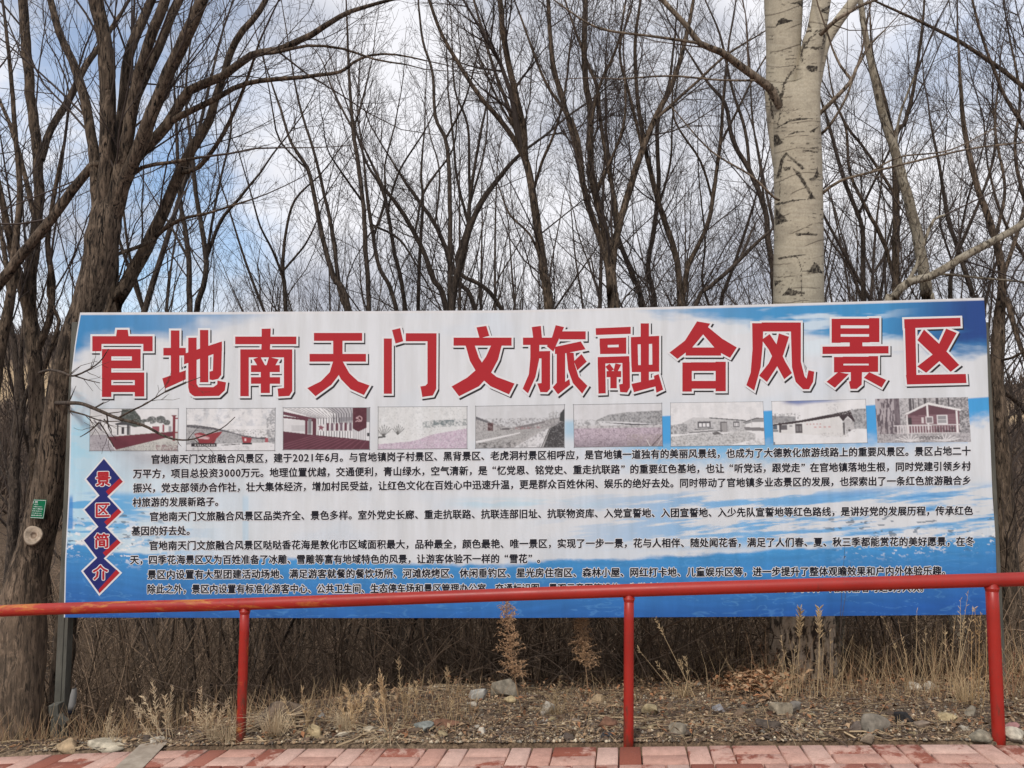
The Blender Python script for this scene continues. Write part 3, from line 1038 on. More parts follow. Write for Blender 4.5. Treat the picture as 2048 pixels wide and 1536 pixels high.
# ---- the badge of four linked diamonds
def build_badge():
    def z(x, y): return (120 + x / 4.5167, 880 + y / 4.5167)
    cen = [((237, 352), (397, 170), (568, 378), (345, 492)), ]
    # diamonds: left, top, right, bottom points in the enlarged view
    D = [((238, 353), (397, 170), (568, 376), (393, 545)), ((222, 630), (390, 470), (556, 650), (378, 820)),
         ((216, 907), (378, 755), (548, 926), (363, 1100)), ((210, 1185), (362, 1040), (540, 1200), (357, 1385))]
    w = MB(); n = MB(); RS = []
    for i, (l, t_, rr, b_) in enumerate(D):
        poly = [z(*l), z(*t_), z(*rr), z(*b_)]
        g = inflate(poly, 3.4)
        if i == 0: g[:, 1] += .8
        w.poly([Bd(a, b, .0002 + i * .00003) for a, b in g])
        n.poly([Bd(a, b, .0005 + i * .00003) for a, b in poly])
        a0 = np.array(rr, float); a1 = np.array(b_, float)
        if i < 3: a1 = a0 + (a1 - a0) * .72
        q0 = a0 + np.array((-30, -30)); q1 = a1 + np.array((-28, -32)) if i < 3 else a1 + np.array((-8, -34))
        r = MB(); r.poly([Bd(*z(*p), .0008) for p in (q0, a0, a1, q1)]); RS.append(r)
    o = n.build("badge", M['navy_print'], bb, off=BO)
    w.build("white_outline", M['white_print'], o, off=BO)
    for r in RS: r.build("red_stripe", M['red_print'], o, off=BO)
    for ch, cx, cy in (('景', 206.5, 957.5), ('区', 205, 1020), ('简', 204, 1081.5), ('介', 201, 1145)):
        sz = 31
        T = Lettering(); T.char(ch, cx - sz / 2, cy, sz, sz, -.02, [(0, 0), (.035, 0), (-.035, 0), (0, .03), (0, -.03)], .0016, Bd_arr)
        T.build("badge_character", M['red_print'], o, BO)
        H = Lettering(); H.char(ch, cx - sz / 2, cy, sz, sz, -.02, [(.08 * math.cos(a), .08 * math.sin(a)) for a in np.arange(10) * math.pi / 5], .0012, Bd_arr)
        H.build("character_outline", M['white_print'], o, BO)


build_badge()

# ---- the nine printed pictures
PQ = [((180, 817), (357, 817), (356, 902), (179, 902)), ((373, 816.6), (551, 816), (550, 901.5), (372, 901.5)),
      ((566, 815), (740, 814.7), (739.6, 899.5), (565.7, 900)), ((756, 813.5), (934.5, 812.6), (934.5, 897.5), (755.6, 899)),
      ((951, 812), (1129.5, 809), (1129, 895), (950.7, 897)), ((1146.4, 809), (1323.8, 806), (1325.7, 892.6), (1148, 895)),
      ((1340.6, 805.4), (1526, 803), (1530, 890), (1341.6, 893)), ((1543, 802.6), (1731.4, 798), (1735, 885.7), (1547, 889.7)),
      ((1750, 797.7), (1935.7, 794), (1942, 883.6), (1755, 885.6))]
NXP, NYP = 200, 100


class Canvas:
    def __init__(self, bg):
        self.u, self.v = np.meshgrid(np.linspace(0, 1, NXP), np.linspace(0, 1, NYP))
        self.c = np.ones(self.u.shape + (3,)) * S(*bg)

    def fill(self, mask, col, a=1.0):
        self.c = colmix(self.c, S(*col), np.asarray(mask, float) * a)

    def inpoly(self, pts):
        x, y = self.u, self.v
        ins = np.zeros(x.shape, bool)
        n = len(pts)
        for i in range(n):
            x0, y0 = pts[i]; x1, y1 = pts[(i + 1) % n]
            if y0 == y1: continue
            cond = ((y0 > y) != (y1 > y)) & (x < (x1 - x0) * (y - y0) / (y1 - y0) + x0)
            ins ^= cond
        return ins

    def poly(self, pts, col, a=1.0): self.fill(self.inpoly(pts), col, a)

    def rect(self, x0, y0, x1, y1, col, a=1.0): self.fill((self.u > x0) & (self.u < x1) & (self.v > y0) & (self.v < y1), col, a)

    def line(self, x0, y0, x1, y1, w, col, a=1.0):
        dx, dy = (x1 - x0) * 2, y1 - y0
        L = math.hypot(dx, dy) + 1e-9
        px, py = (self.u - x0) * 2, self.v - y0
        s = np.clip((px * dx + py * dy) / L ** 2, 0, 1)
        d = np.hypot(px - s * dx, py - s * dy)
        self.fill(d < w, col, a)

    def speck(self, mask, col, f, th, seed=0, a=1.0):
        n = fbm(self.u * f * 2.6 + seed, self.v * f * 1.3 + seed * 1.7, 4, .75)
        self.fill(np.asarray(mask, float) * sstep(th - .09, th + .17, n), col, a * .68)


def pic(i):
    W = (212, 212, 213); K = (45, 42, 48)
    c = Canvas(W); u, v = c.u, c.v
    if i == 0:
        c.rect(0, .62, .3, 1, (165, 160, 168)); c.speck(v > .62, (190, 186, 192), 40, .5, 1)
        c.poly([(.3, 1), (.2, .66), (1, .52), (1, 1)], (190, 190, 184))
        c.speck((v > .78), (90, 85, 90), 34, .56, 4); c.speck((v > .85) & (u > .75), (120, 60, 75), 24, .45, 7)
        c.speck((v < .62) & (v > .55) & (u < .3), (120, 120, 120), 14, .5, 3, .6)
        c.poly([(.36, .02), (.5, .02), (.57, .2), (.6, .42), (.5, .44), (.34, .3)], (70, 78, 72)); c.speck(c.inpoly([(.36, .02), (.5, .02), (.57, .2), (.6, .42), (.34, .3)]), (120, 125, 120), 26, .5, 2)
        for cx, cy, r in ((.70, .27, .07), (.80, .26, .07), (.87, .33, .05), (.62, .32, .06)):
            m = ((u - cx) * 1.6) ** 2 + (v - cy) ** 2 < r * r * 1.6
            c.fill(m, (88, 92, 90)); c.speck(m, (190, 190, 190), 26, .56, cx * 9)
        c.rect(.42, .36, .46, .62, K, .7); c.rect(.31, .36, .325, .62, K); c.rect(.425, .36, .44, .62, K); c.poly([(.28, .36), (.36, .31), (.5, .38), (.3, .39)], (75, 75, 80))
        c.rect(.36, .44, .39, .6, (60, 55, 60))
        c.rect(.62, .32, .68, .58, (215, 215, 216)); c.rect(.69, .38, .80, .56, (222, 222, 224)); c.rect(.705, .42, .785, .55, (150, 75, 88)); c.rect(.82, .38, .84, .55, (150, 60, 75)); c.rect(.85, .40, .88, .56, (225, 225, 225)); c.rect(.89, .42, .92, .55, (150, 150, 155))
        c.poly([(.19, .67), (.96, .54), (.96, .64), (.295, .975)], (112, 42, 58)); c.line(.19, .67, .295, .98, .012, (225, 222, 222))
        c.rect(.935, .18, .965, .76, (128, 36, 50)); c.poly([(.92, .155), (.985, .155), (.97, .19), (.93, .19)], (120, 36, 48)); c.rect(.965, .22, 1, .25, (140, 40, 55)); c.rect(.965, .55, 1, .58, (140, 40, 55))
        c.line(.05, .28, .13, .5, .02, (120, 115, 120)); c.rect(.1, .25, .13, .48, (120, 115, 122), .8)
    elif i == 1:
        c.speck((v < .42), (165, 172, 182), 7, .52, 3, .7); c.speck(v < .3, (110, 116, 128), 9, .62, 8, .6)
        c.poly([(0, .40), (.1, .38), (.3, .46), (.45, .52), (.62, .62), (.8, .70), (1, .72), (1, .84), (0, .88)], (168, 168, 170)); c.speck((v > .5) & (v < .86), (80, 80, 84), 30, .54, 5)
        c.poly([(0, .385), (.12, .40), (.30, .45), (.45, .53), (.62, .635), (.8, .69), (.9, .68), (.9, .74), (.7, .70), (.5, .58), (.3, .51), (.1, .47), (0, .44)], (88, 86, 92)); c.speck(c.inpoly([(0, .385), (.12, .4), (.62, .635), (.5, .58), (0, .44)]), (150, 150, 152), 26, .55, 2)
        c.poly([(0, .86), (1, .80), (1, 1), (0, 1)], (206, 206, 208)); c.speck((v > .88), (150, 150, 152), 10, .62, 5)
        m = c.inpoly([(.89, .3), (.96, .05), (1, .02), (1, .85), (.92, .8)]); c.speck(m, (95, 98, 104), 24, .44, 3)
        c.poly([(.09, .60), (.16, .57), (.24, .62), (.33, .57), (.41, .545), (.37, .66), (.34, .72), (.315, .83), (.15, .83)], (150, 36, 48)); c.line(.12, .64, .25, .70, .03, (205, 150, 155), .7)
        c.line(.15, .70, .24, .71, .022, (215, 190, 192), .75); c.rect(.06, .825, .345, .90, (48, 42, 48)); 
        for k in range(9): c.rect(.1 + k * .026, .85, .115 + k * .026, .88, (200, 200, 200))
        c.poly([(.62, .66), (.66, .68), (.74, .70), (.725, .82), (.64, .82)], (155, 40, 52)); c.rect(.63, .815, .74, .85, K); c.rect(.655, .71, .675, .77, (225, 190, 192)); c.rect(.885, .70, .92, .80, (165, 70, 80)); c.line(.4, .87, .6, .845, .008, K)
    elif i == 2:
        for k in range(17):
            x = .0 + k * .055
            c.line(x, 0, .38 + k * .022, .26, .006, (120, 116, 122))
        c.poly([(.5, 0), (.82, 0), (.82, .3), (.66, .34), (.6, .14)], (170, 168, 172))
        for k in range(9):
            x = .56 + k * .03
            c.line(.46 + k * .045, 0, x + .02, .14, .007, (80, 76, 84)); c.rect(x + .015, .14, x + .026, .36, (80, 76, 84))
        c.poly([(0, .28), (.33, .31), (.33, .64), (0, .57)], (200, 200, 202)); c.rect(.1, .42, .25, .56, (165, 165, 168), .5)
        c.poly([(0, .09), (.38, .26), (.38, .33), (0, .17)], (100, 48, 64)); c.poly([(0, .20), (.36, .29), (.36, .33), (0, .25)], (92, 42, 58)); c.rect(.255, .28, .285, .62, (100, 45, 60)); c.rect(.29, .27, .33, .62, (120, 118, 122)); c.rect(.34, .27, .385, .65, (96, 42, 58))
        for k in range(13):
            x = .40 + k * .031
            c.rect(x, .25 - k * .002, x + .011, .72, (110, 106, 112))
        c.rect(.39, .40, .80, .56, (198, 196, 198))
        for k in range(6):
            x = .5 + k * .052; c.rect(x, .37 - k * .003, x + .03, .55, (112, 92, 104) if k % 2 else (100, 50, 66))
        c.poly([(.43, .40), (.45, .45), (.48, .46), (.455, .5), (.46, .55), (.435, .51), (.41, .54), (.42, .48), (.4, .44), (.43, .44)], (130, 70, 84))
        c.poly([(.8, 0), (1, 0), (1, .78), (.8, .75)], (202, 202, 204)); c.rect(.96, 0, 1, .35, (130, 130, 134)); c.rect(.965, .6, 1, .68, (60, 60, 64))
        for k in range(8): c.rect(.805 + k * .02, .45, .813 + k * .02, .77, (120, 116, 122))
        c.poly([(0, .56), (.38, .65), (.8, .735), (1, .79), (1, 1), (0, 1)], (92, 40, 56))
        for k in range(12): c.line(.36 + k * .055, .66 + k * .011, -.3 + k * .105, 1.05, .010, (116, 62, 78))
        c.poly([(.8, .0), (.96, .0), (.96, .48), (.87, .575), (.8, .50)], (84, 32, 46)); c.speck(c.inpoly([(.8, .0), (.96, .0), (.96, .48), (.87, .575), (.8, .50)]), (100, 46, 60), 20, .55, 3)
        g = (190, 150, 155)
        c.line(.835, .335, .905, .24, .0, g)
        a = np.hypot((u - .878) * 2, v - .27)
        c.fill((a < .070) & (a > .050) & ((u > .868) | (v > .30)), g); c.line(.845, .24, .90, .325, .010, g); c.poly([(.835, .25), (.862, .215), (.872, .235), (.845, .27)], g); c.line(.835, .335, .868, .315, .009, g)
    elif i == 3:
        c.fill(np.ones(u.shape), (206, 208, 208)); c.speck(v < .5, (150, 156, 156), 26, .60, 2, .7); c.speck(v < .62, (180, 184, 184), 12, .55, 7, .5)
        c.speck((np.abs(v - (.42 - (u - .6) * .12)) < .08) & (u > .5), (88, 104, 108), 20, .46, 4); c.speck((np.abs(v - .38) < .06) & (u > .62) & (u < .85), (70, 95, 100), 16, .42, 6)
        c.speck((v > .5) & (v < .78), (130, 134, 132), 30, .62, 9, .8)
        m = v > np.interp(u, [0, .35, .45, .6, 1], [.88, .82, .78, .66, .52]); c.fill(m, (198, 186, 198)); c.speck(m, (168, 120, 158), 40, .48, 3, .75); c.speck(m, (100, 90, 110), 44, .58, 11, .8)
        for x, s in ((.06, 1), (.22, .8)):
            for k in range(7): c.line(x, .70 if s == 1 else .66, x + (k - 2.5) * .028 * s, .42 + abs(k - 3) * .03, .006, (90, 90, 88))
        c.line(0, .72, .08, .70, .02, (80, 80, 80))
    elif i == 4:
        c.fill(np.ones(u.shape), (192, 194, 197))
        c.poly([(0, .24), (.12, .34), (.25, .46), (.4, .52), (.7, .40), (.85, .33), (1, .3), (1, 1), (0, 1)], (172, 170, 170)); c.speck((v > .3) & (v < .62), (88, 84, 86), 26, .5, 3)
        c.poly([(0, .24), (.1, .33), (.22, .44), (.12, .40), (0, .30)], (100, 100, 104)); c.poly([(.45, .5), (.78, .38), (.78, .42), (.5, .54)], (120, 116, 118))
        c.rect(.14, .41, .20, .62, (82, 52, 54)); c.speck((u > .13) & (u < .21) & (v > .38) & (v < .62), (150, 130, 130), 24, .55, 1)
        c.rect(.3, .53, .38, .57, (90, 86, 88)); c.speck((u > .45) & (u < .75) & (v > .5) & (v < .58), (150, 100, 104), 22, .5, 2)
        c.poly([(0, .60), (.75, .55), (.8, .57), (.2, 1), (0, 1)], (165, 164, 164)); c.speck(c.inpoly([(0, .6), (.75, .55), (.5, 1), (0, 1)]), (96, 94, 94), 40, .55, 6)
        c.poly([(0, .83), (.5, .63), (.5, .66), (0, .89)], (205, 205, 206))
        c.speck((v > .86) & (u < .45), (50, 48, 50), 14, .5, 12)
        c.poly([(.78, .57), (.83, .56), (.74, 1), (.42, 1)], (202, 202, 204)); c.speck(c.inpoly([(.78, .57), (.83, .56), (.74, 1), (.42, 1)]), (105, 104, 108), 16, .52, 8)
        c.poly([(.84, .55), (1, .35), (1, 1), (.76, 1)], (62, 60, 62)); c.speck((u > .78) & (v > .3), (140, 140, 142), 30, .58, 5); c.line(.83, .56, .74, 1, .009, (50, 48, 50))
        m = (u > .82) & (v > .18) & (v < .5); c.speck(m, (110, 108, 110), 30, .52, 15); c.poly([(.95, .2), (1, .08), (1, .4), (.94, .38)], (60, 62, 62)); c.line(.87, .3, .87, .16, .006, (120, 120, 120)); c.line(.90, .34, .905, .14, .006, (130, 130, 130))
    elif i == 5:
        c.fill(np.ones(u.shape), (198, 199, 202)); 
        m = c.inpoly([(.25, .38), (.4, .25), (.6, .2), (1, .17), (1, .5), (.6, .42), (.3, .4)]); c.fill(m, (165, 166, 168)); c.speck(m, (84, 84, 88), 24, .48, 2)
        c.poly([(.3, .42), (.6, .46), (1, .50), (1, .55), (.6, .49)], (75, 74, 78)); c.speck((v > .36) & (v < .5) & (u < .3), (100, 100, 102), 18, .5, 4)
        c.rect(0, .50, 1, .56, (190, 188, 190)); c.speck((v > .5) & (v < .58), (110, 108, 110), 20, .52, 6)
        m = v > .56; c.fill(m, (176, 160, 172)); c.speck(m, (205, 186, 202), 42, .5, 3); c.speck(m, (104, 88, 100), 34, .52, 8); c.fill(sstep(.7, 1, v) * .5, (100, 92, 98)); c.speck((v > .7) & (u > .6), (150, 138, 130), 40, .5, 13)
        c.line(.88, .98, 1, .72, .008, (70, 60, 60)); c.line(.82, .84, .86, 1, .006, (210, 205, 200)); c.line(.94, .98, .985, .82, .006, (200, 195, 190))
    elif i == 6:
        c.speck((v < .45), (185, 187, 190), 6, .5, 2, .5)
        c.poly([(0, .55), (.12, .48), (.24, .34), (.42, .36), (.8, .43), (.8, .68), (.2, .70), (0, .72)], (186, 186, 187)); c.speck(c.inpoly([(0, .55), (.2, .4), (.8, .43), (.8, .68), (0, .72)]), (130, 130, 132), 26, .55, 5)
        c.speck((u < .18) & (v > .5) & (v < .72), (80, 80, 84), 26, .5, 7)
        c.line(.42, .36, .8, .43, .012, (90, 90, 94)); c.rect(.29, .44, .43, .585, (85, 84, 88)); 
        for k in range(3): c.rect(.305 + k * .04, .475, .335 + k * .04, .565, (212, 212, 214))
        c.line(.26, .62, .45, .60, .010, (90, 90, 92)); c.rect(.53, .45, .605, .69, (105, 102, 104)); c.rect(.545, .48, .60, .69, (150, 148, 148)); c.rect(.67, .45, .735, .58, (85, 84, 88))
        for k in range(3): c.rect(.68 + k * .018, .475, .691 + k * .018, .56, (210, 210, 212))
        c.line(.2, .69, .55, .65, .010, (95, 94, 96)); c.poly([(.78, .47), (.92, .38), (1, .38), (1, .47), (.88, .47), (.8, .52)], (140, 140, 142)); c.line(.78, .47, .92, .38, .009, K); c.line(.92, .38, 1, .385, .008, K); c.poly([(.78, .58), (1, .60), (1, .68), (.8, .66)], (120, 118, 120)); c.line(.86, .35, .87, .56, .006, (180, 178, 178))
        m = c.inpoly([(0, .78), (.4, .69), (.52, .74), (.6, .72), (.75, .63), (.9, .74), (.9, .86), (.6, 1), (0, 1)]); c.fill(m, (190, 190, 190)); c.speck(m, (105, 104, 104), 36, .52, 9); c.speck((v > .84) & (u > .8), (140, 140, 142), 20, .55, 3); c.poly([(.44, .70), (.5, .67), (.55, .74), (.46, .75)], (100, 98, 98))
    elif i == 7:
        m = (1 - sstep(.0, .17, v + np.abs(u - .28) * .35 - .0)) * sstep(.05, .2, u); c.fill(m, (52, 74, 150)); c.fill((1 - sstep(.02, .09, v)) * sstep(.1, .3, u) * (1 - sstep(.5, .85, u)), (110, 130, 180), .8)
        c.poly([(0, .34), (.25, .36), (.25, .47), (0, .52)], (150, 150, 152)); c.speck((v > .28) & (v < .5) & (u < .3), (95, 95, 100), 24, .55, 2); c.poly([(.83, .24), (1, .22), (1, .68), (.86, .66)], (170, 170, 172)); c.speck((u > .84) & (v > .22) & (v < .68), (84, 84, 88), 22, .48, 4)
        c.speck((u > .58) & (u < .7) & (v > .1) & (v < .3), (150, 150, 155), 28, .58, 6)
        c.poly([(0, .54), (.45, .44), (.72, .38), (.78, .85), (0, .72)], (206, 205, 204)); c.rect(0, .55, .05, .65, (80, 95, 110)); c.rect(.09, .55, .155, .66, (96, 92, 96)); c.rect(.24, .53, .315, .74, (82, 76, 78)); c.rect(.25, .58, .275, .70, (120, 116, 118)); c.rect(.282, .58, .306, .70, (120, 116, 118)); c.rect(.18, .56, .21, .59, (130, 128, 130))
        for k in range(5): c.rect(.36 + k * .035, .53, .375 + k * .035, .56, (190, 150, 150))
        for k in range(4): c.rect(.44 + k * .05, .60, .465 + k * .05, .63, (196, 150, 150))
        c.rect(.07, .50, .09, .72, (70, 66, 70)); c.poly([(0, .53), (.3, .45), (.8, .26), (.83, .24), (.88, .52), (.86, .50), (.80, .38), (.75, .50), (.71, .38), (.45, .46), (.2, .53), (0, .56)], (62, 50, 54)); c.speck((v > .24) & (v < .36) & (u > .5) & (u < .84), (200, 198, 198), 40, .62, 9)
        c.poly([(.755, .5), (.8, .40), (.86, .52), (.87, .66), (.78, .78)], (180, 178, 178)); c.rect(.745, .52, .765, .8, (88, 84, 86)); c.rect(.80, .68, .825, .72, (80, 76, 78)); c.speck((u > .74) & (u < .88) & (v > .45) & (v < .78), (84, 80, 82), 26, .60, 3)
        c.speck((np.abs(v - .8) < .05) & (u > .5) & (u < .8), (150, 148, 148), 28, .55, 8); c.rect(0, .93, .02, 1, (90, 110, 130)); c.poly([(.0, .66), (.06, .66), (.06, .7), (0, .7)], (110, 120, 130))
    else:
        c.fill(np.ones(u.shape), (185, 182, 184)); c.speck(u > .2, (84, 80, 84), 24, .5, 2)
        for x in (.36, .4, .46, .52, .58, .65, .78): c.rect(x, 0, x + .018 + .014 * math.sin(x * 40), .30, (88, 82, 86))
        c.speck((u > .7) & (v < .3), (70, 70, 74), 22, .5, 7); c.speck((u > .85) & (v > .3) & (v < .8), (64, 62, 66), 20, .46, 6)
        m = u < .26; c.fill(m, (168, 158, 162)); n = fbm(u * 60, v * 7, 3); c.fill(m * sstep(.5, .56, n), (92, 80, 88)); c.fill((u > .2) & (u < .26) & (v < .6), (100, 86, 94), .8); c.speck((u < .22) & (v > .5), (110, 100, 104), 30, .52, 3)
        c.poly([(.32, .35), (.565, .12), (.9, .30), (.88, .82), (.33, .82)], (120, 82, 92))
        for k in range(9): c.line(.38, .40 + k * .036, .87, .39 + k * .036, .005, (152, 118, 126), .8)
        c.poly([(.34, .34), (.565, .16), (.86, .30), (.86, .36), (.38, .40)], (104, 68, 78)); c.poly([(.30, .36), (.565, .10), (.92, .27), (.91, .31), (.565, .155), (.33, .375)], (216, 214, 214)); c.rect(.335, .44, .38, .60, (70, 60, 64))
        c.rect(.545, .15, .565, .72, (218, 214, 214)); c.rect(.325, .38, .34, .82, (212, 208, 208)); c.rect(.855, .30, .875, .82, (216, 212, 212)); c.rect(.485, .44, .512, .57, (205, 196, 198)); c.rect(.53, .42, .61, .58, (212, 206, 208)); c.rect(.54, .44, .6, .56, (130, 120, 124)); c.rect(.65, .385, .765, .60, (214, 210, 212)); c.rect(.662, .41, .753, .485, (140, 138, 142)); c.rect(.662, .50, .753, .575, (150, 148, 152))
        c.line(.19, .62, .89, .61, .012, (206, 200, 202)); c.line(.22, .80, .88, .79, .010, (196, 190, 192))
        for k in range(22): c.rect(.22 + k * .03, .63, .228 + k * .03, .80, (206, 200, 202))
        c.speck((v > .65) & (v < .78) & (u > .64) & (u < .84), (60, 56, 60), 14, .45, 5)
        m = v > .8; c.fill(m, (176, 172, 174)); c.speck(m, (92, 88, 92), 30, .5, 9); 
        for x in (.35, .72):
            for k in range(8): c.line(x, .98, x + (k - 3.5) * .045, .80 + abs(k - 3.5) * .035, .012, (205, 202, 203))
        c.fill((v > .86) & (v < .93) & (u > .45) & (u < .7) & (((u * 60).astype(int) + (v * 60).astype(int)) % 2 == 0), (84, 80, 84))
    k = c.c; p = np.pad(k, ((1, 1), (1, 1), (0, 0)), mode='edge')
    k = (p[:-2, 1:-1] + p[2:, 1:-1] + p[1:-1, :-2] + p[1:-1, 2:] + 2 * k) / 6
    g = k.mean(axis=2, keepdims=True); k = g + (k - g) * .78
    return k * (.93 + .14 * fbm(u * 22, v * 11, 4, .6))[..., None]


def build_pictures():
    names = ["printed picture of a red-edged plaza with trees and a red gate post", "printed picture of red monuments before a hill",
             "printed picture of a red hall with a dark red banner", "printed picture of pale bushes and pink flowers",
             "printed picture of a path along a dark hedge", "printed picture of a flower field below a wooded hill",
             "printed picture of a low house with a big window", "printed picture of a long white house with a dark roof",
             "printed picture of a wooden cabin beside a large trunk"]
    for i, Q in enumerate(PQ):
        c = pic(i)
        u, v = np.meshgrid(np.linspace(0, 1, NXP), np.linspace(0, 1, NYP))
        Q = np.array(Q)
        w = [(1 - u) * (1 - v), u * (1 - v), u * v, (1 - u) * v]
        px = sum(w[k] * Q[k, 0] for k in range(4)); py = sum(w[k] * Q[k, 1] for k in range(4))
        W = Bd_arr(px, py, np.full(px.shape, .0003))
        me = mesh_np("picture", W.reshape(-1, 3), grid_faces(NYP, NXP), None, c.reshape(-1, 3), False, M['print'], BO)
        o = link("picture", me, bb); o["label"] = names[i]
        if i < 8:
            b = MB()
            cw = .9 if i < 6 else .6
            for k in range(4):
                a = Q[k]; d = Q[(k + 1) % 4]
                e = (d - a) / np.linalg.norm(d - a); n = np.array([-e[1], e[0]])
                b.poly([Bd(*p, .0005 + k * .00002) for p in (a - e * cw, a - e * cw + n * cw, d + e * cw + n * cw, d + e * cw)])
            b.build("picture_border", M['border'], o, off=BO)


M['border'] = NT('grey_border_print').set((.20, .20, .21), .6)
build_pictures()

# ---- things clamped to the left billboard post
def build_post_things():
    a = P(128, 1425, 5.06)
    r = empty("clamp_box", a)
    tag(r, "grey metal clamp box strapped to the billboard's left post", "clamp")
    b = MB(); c = P(113, 1418, 5.06); b.box(c, (.030, 0, .004), (0, .035, 0), (-.004, 0, .035)); b.build("box_body", M['steel'], r, off=a, bevel=.004)
    b = MB(); c = P(124, 1440, 5.02); b.box(c, (.034, 0, -.02), (0, .02, 0), (.01, 0, .018)); b.build("lid", M['steel'], r, off=a, bevel=.004)
    b = MB(); c = P(112, 1452, 5.08); b.box(c, (.024, 0, .002), (0, .02, 0), (0, 0, .05)); b.build("bracket", M['steel'], r, off=a, bevel=.003)
    a = P(147, 1405, 5.03)
    r = empty("marker_tube", a)
    tag(r, "pale tube with a black end hanging beside the billboard's left post", "tube")
    T = Tubes(); p0 = P(149, 1377, 5.03); p1 = P(143, 1419, 5.03); T.add([p0, p0 * .7 + p1 * .3, p0 * .2 + p1 * .8, p1], [.014, .019, .021, .0215], 14)
    T.build("tube_body", M['tube'], r, off=a)
    T = Tubes(); p2 = P(142, 1427, 5.03); T.add([p1, p1 * .5 + p2 * .5, p2], [.0222, .0222, .0222], 14); T.build("black_end", M['text_print'], r, off=a)
    T = Tubes(); p3 = P(152, 1360, 5.03); T.add([p0, p0 * .5 + p3 * .5 + np.array([.004, 0, 0]), p3], [.004, .003, .003], 6); T.build("cord", M['twig'], r, off=a)


M['tube'] = NT('dirty_white_plastic').set((.24, .23, .215), .6)
build_post_things()

# ------------------------------------------------------------------ trees
UPV = np.array([0, 0, 1.])
CLEAR_BOARD = True           # crowns of trees behind the board stay behind it


def grow(T, p, d, L, r, level, rg, k=3, up=.12, wob=.16, dens=1.0, col=None):
    """one twig with its side twigs"""
    if CLEAR_BOARD and p[1] - BB * p[0] - BA < .12 and abs(p[0]) < 3.3 and p[2] < 2.55:
        return
    n = 7 if level <= 1 else 5
    pts = [p]; dd = d.copy(); st = L / (n - 1)
    for i in range(n - 1):
        dd = dd + rg.normal(0, wob, 3) + UPV * up
        dd /= np.linalg.norm(dd)
        pts.append(pts[-1] + dd * st)
    pts = np.array(pts)
    if CLEAR_BOARD and np.any((pts[:, 1] - BB * pts[:, 0] - BA < .10) & (np.abs(pts[:, 0]) < 3.3) & (pts[:, 2] < 2.5)):
        return
    rad = np.linspace(r, max(r * .22, .0011), n)
    T.add(pts, rad, k if r > .006 else 3, col)
    if level >= 3 or L < .16:
        return
    m = int(round(dens * (L / (.115 if level <= 1 else .10)) * rg.uniform(.7, 1.3)))
    m = min(m, 13 if level <= 1 else 6)
    for j in range(m):
        f = rg.uniform(.15, .95)
        i = int(f * (n - 1)); q = pts[i] + (pts[min(i + 1, n - 1)] - pts[i]) * (f * (n - 1) - i)
        t = pts[min(i + 1, n - 1)] - pts[i]; t /= np.linalg.norm(t) + 1e-9
        side = rg.normal(0, 1, 3); side -= t * side.dot(t); side /= np.linalg.norm(side) + 1e-9
        a = rg.uniform(.45, .95)
        nd = t * math.cos(a) + side * math.sin(a)
        grow(T, q, nd, L * rg.uniform(.28, .55) * (1 - .35 * f), max(r * (1 - .75 * f) * .6, .0014), level + 1, rg, k, up * .8, wob, dens, col)


def limb_twigs(T, pts, rad, rg, dens=1.0, zmin=-9, lmax=1.6, start=.1, col=None, flat=.55):
    """side branches along a traced limb"""
    seg = np.linalg.norm(np.diff(pts, axis=0), axis=1)
    s = np.concatenate([[0], np.cumsum(seg)]); tot = s[-1]
    x = tot * start
    while x < tot:
        i = min(np.searchsorted(s, x), len(pts) - 1)
        p = pts[i]; r = rad[i]
        t = pts[min(i + 1, len(pts) - 1)] - pts[max(i - 1, 0)]; t /= np.linalg.norm(t) + 1e-9
        if p[2] > zmin:
            side = rg.normal(0, 1, 3) * np.array([1, flat, 1]); side -= t * side.dot(t); side /= np.linalg.norm(side) + 1e-9
            a = rg.uniform(.35, .95)
            nd = t * math.cos(a) + side * math.sin(a); nd /= np.linalg.norm(nd)
            rr = min(max(.0018, r * rg.uniform(.08, .34)), .0085)
            L = min(lmax, rr * rg.uniform(110, 220) + .15)
            grow(T, p, nd, L, rr, 1, rg, 4, .10, .15, dens, col)
        x += rg.uniform(.04, .165) / dens * (1 + 1.5 * min(r, .1) / .1)
    # leader
    t = pts[-1] - pts[-2]; t /= np.linalg.norm(t)
    grow(T, pts[-1], t, min(rad[-1] * 110 + .25, 1.9), rad[-1], 0, rg, 5, .03, .08, dens, col)


def px_path(trace, d):
    """[(px, py, width px)] at distance d -> points and radii; a fourth value is a distance of its own"""
    p = []; r = []
    for q in trace:
        dd = q[3] if len(q) > 3 else d
        p.append(P(q[0], q[1], dd)); r.append(q[2] * dd / FOC / 2)
    return np.array(p), np.array(r)


def rooted(p, r, flare=1.25):
    """carry a traced stem on down to the ground"""
    z = float(zt(p[0][0], p[0][1])) - .12
    if p[0][2] > z + .15:
        dirn = p[0] - p[1]; dirn /= np.linalg.norm(dirn) + 1e-9
        h = p[0][2] - z
        g = p[0] + np.array([dirn[0] * h * .35, 0, -h]); g[2] = float(zt(g[0], g[1])) - .12
        m = p[0] * .5 + g * .5 + np.array([dirn[0] * h * .08, 0, 0])
        p = np.vstack([g, m, p]); r = np.concatenate([[r[0] * flare * 1.15, r[0] * flare], r])
    return p, r


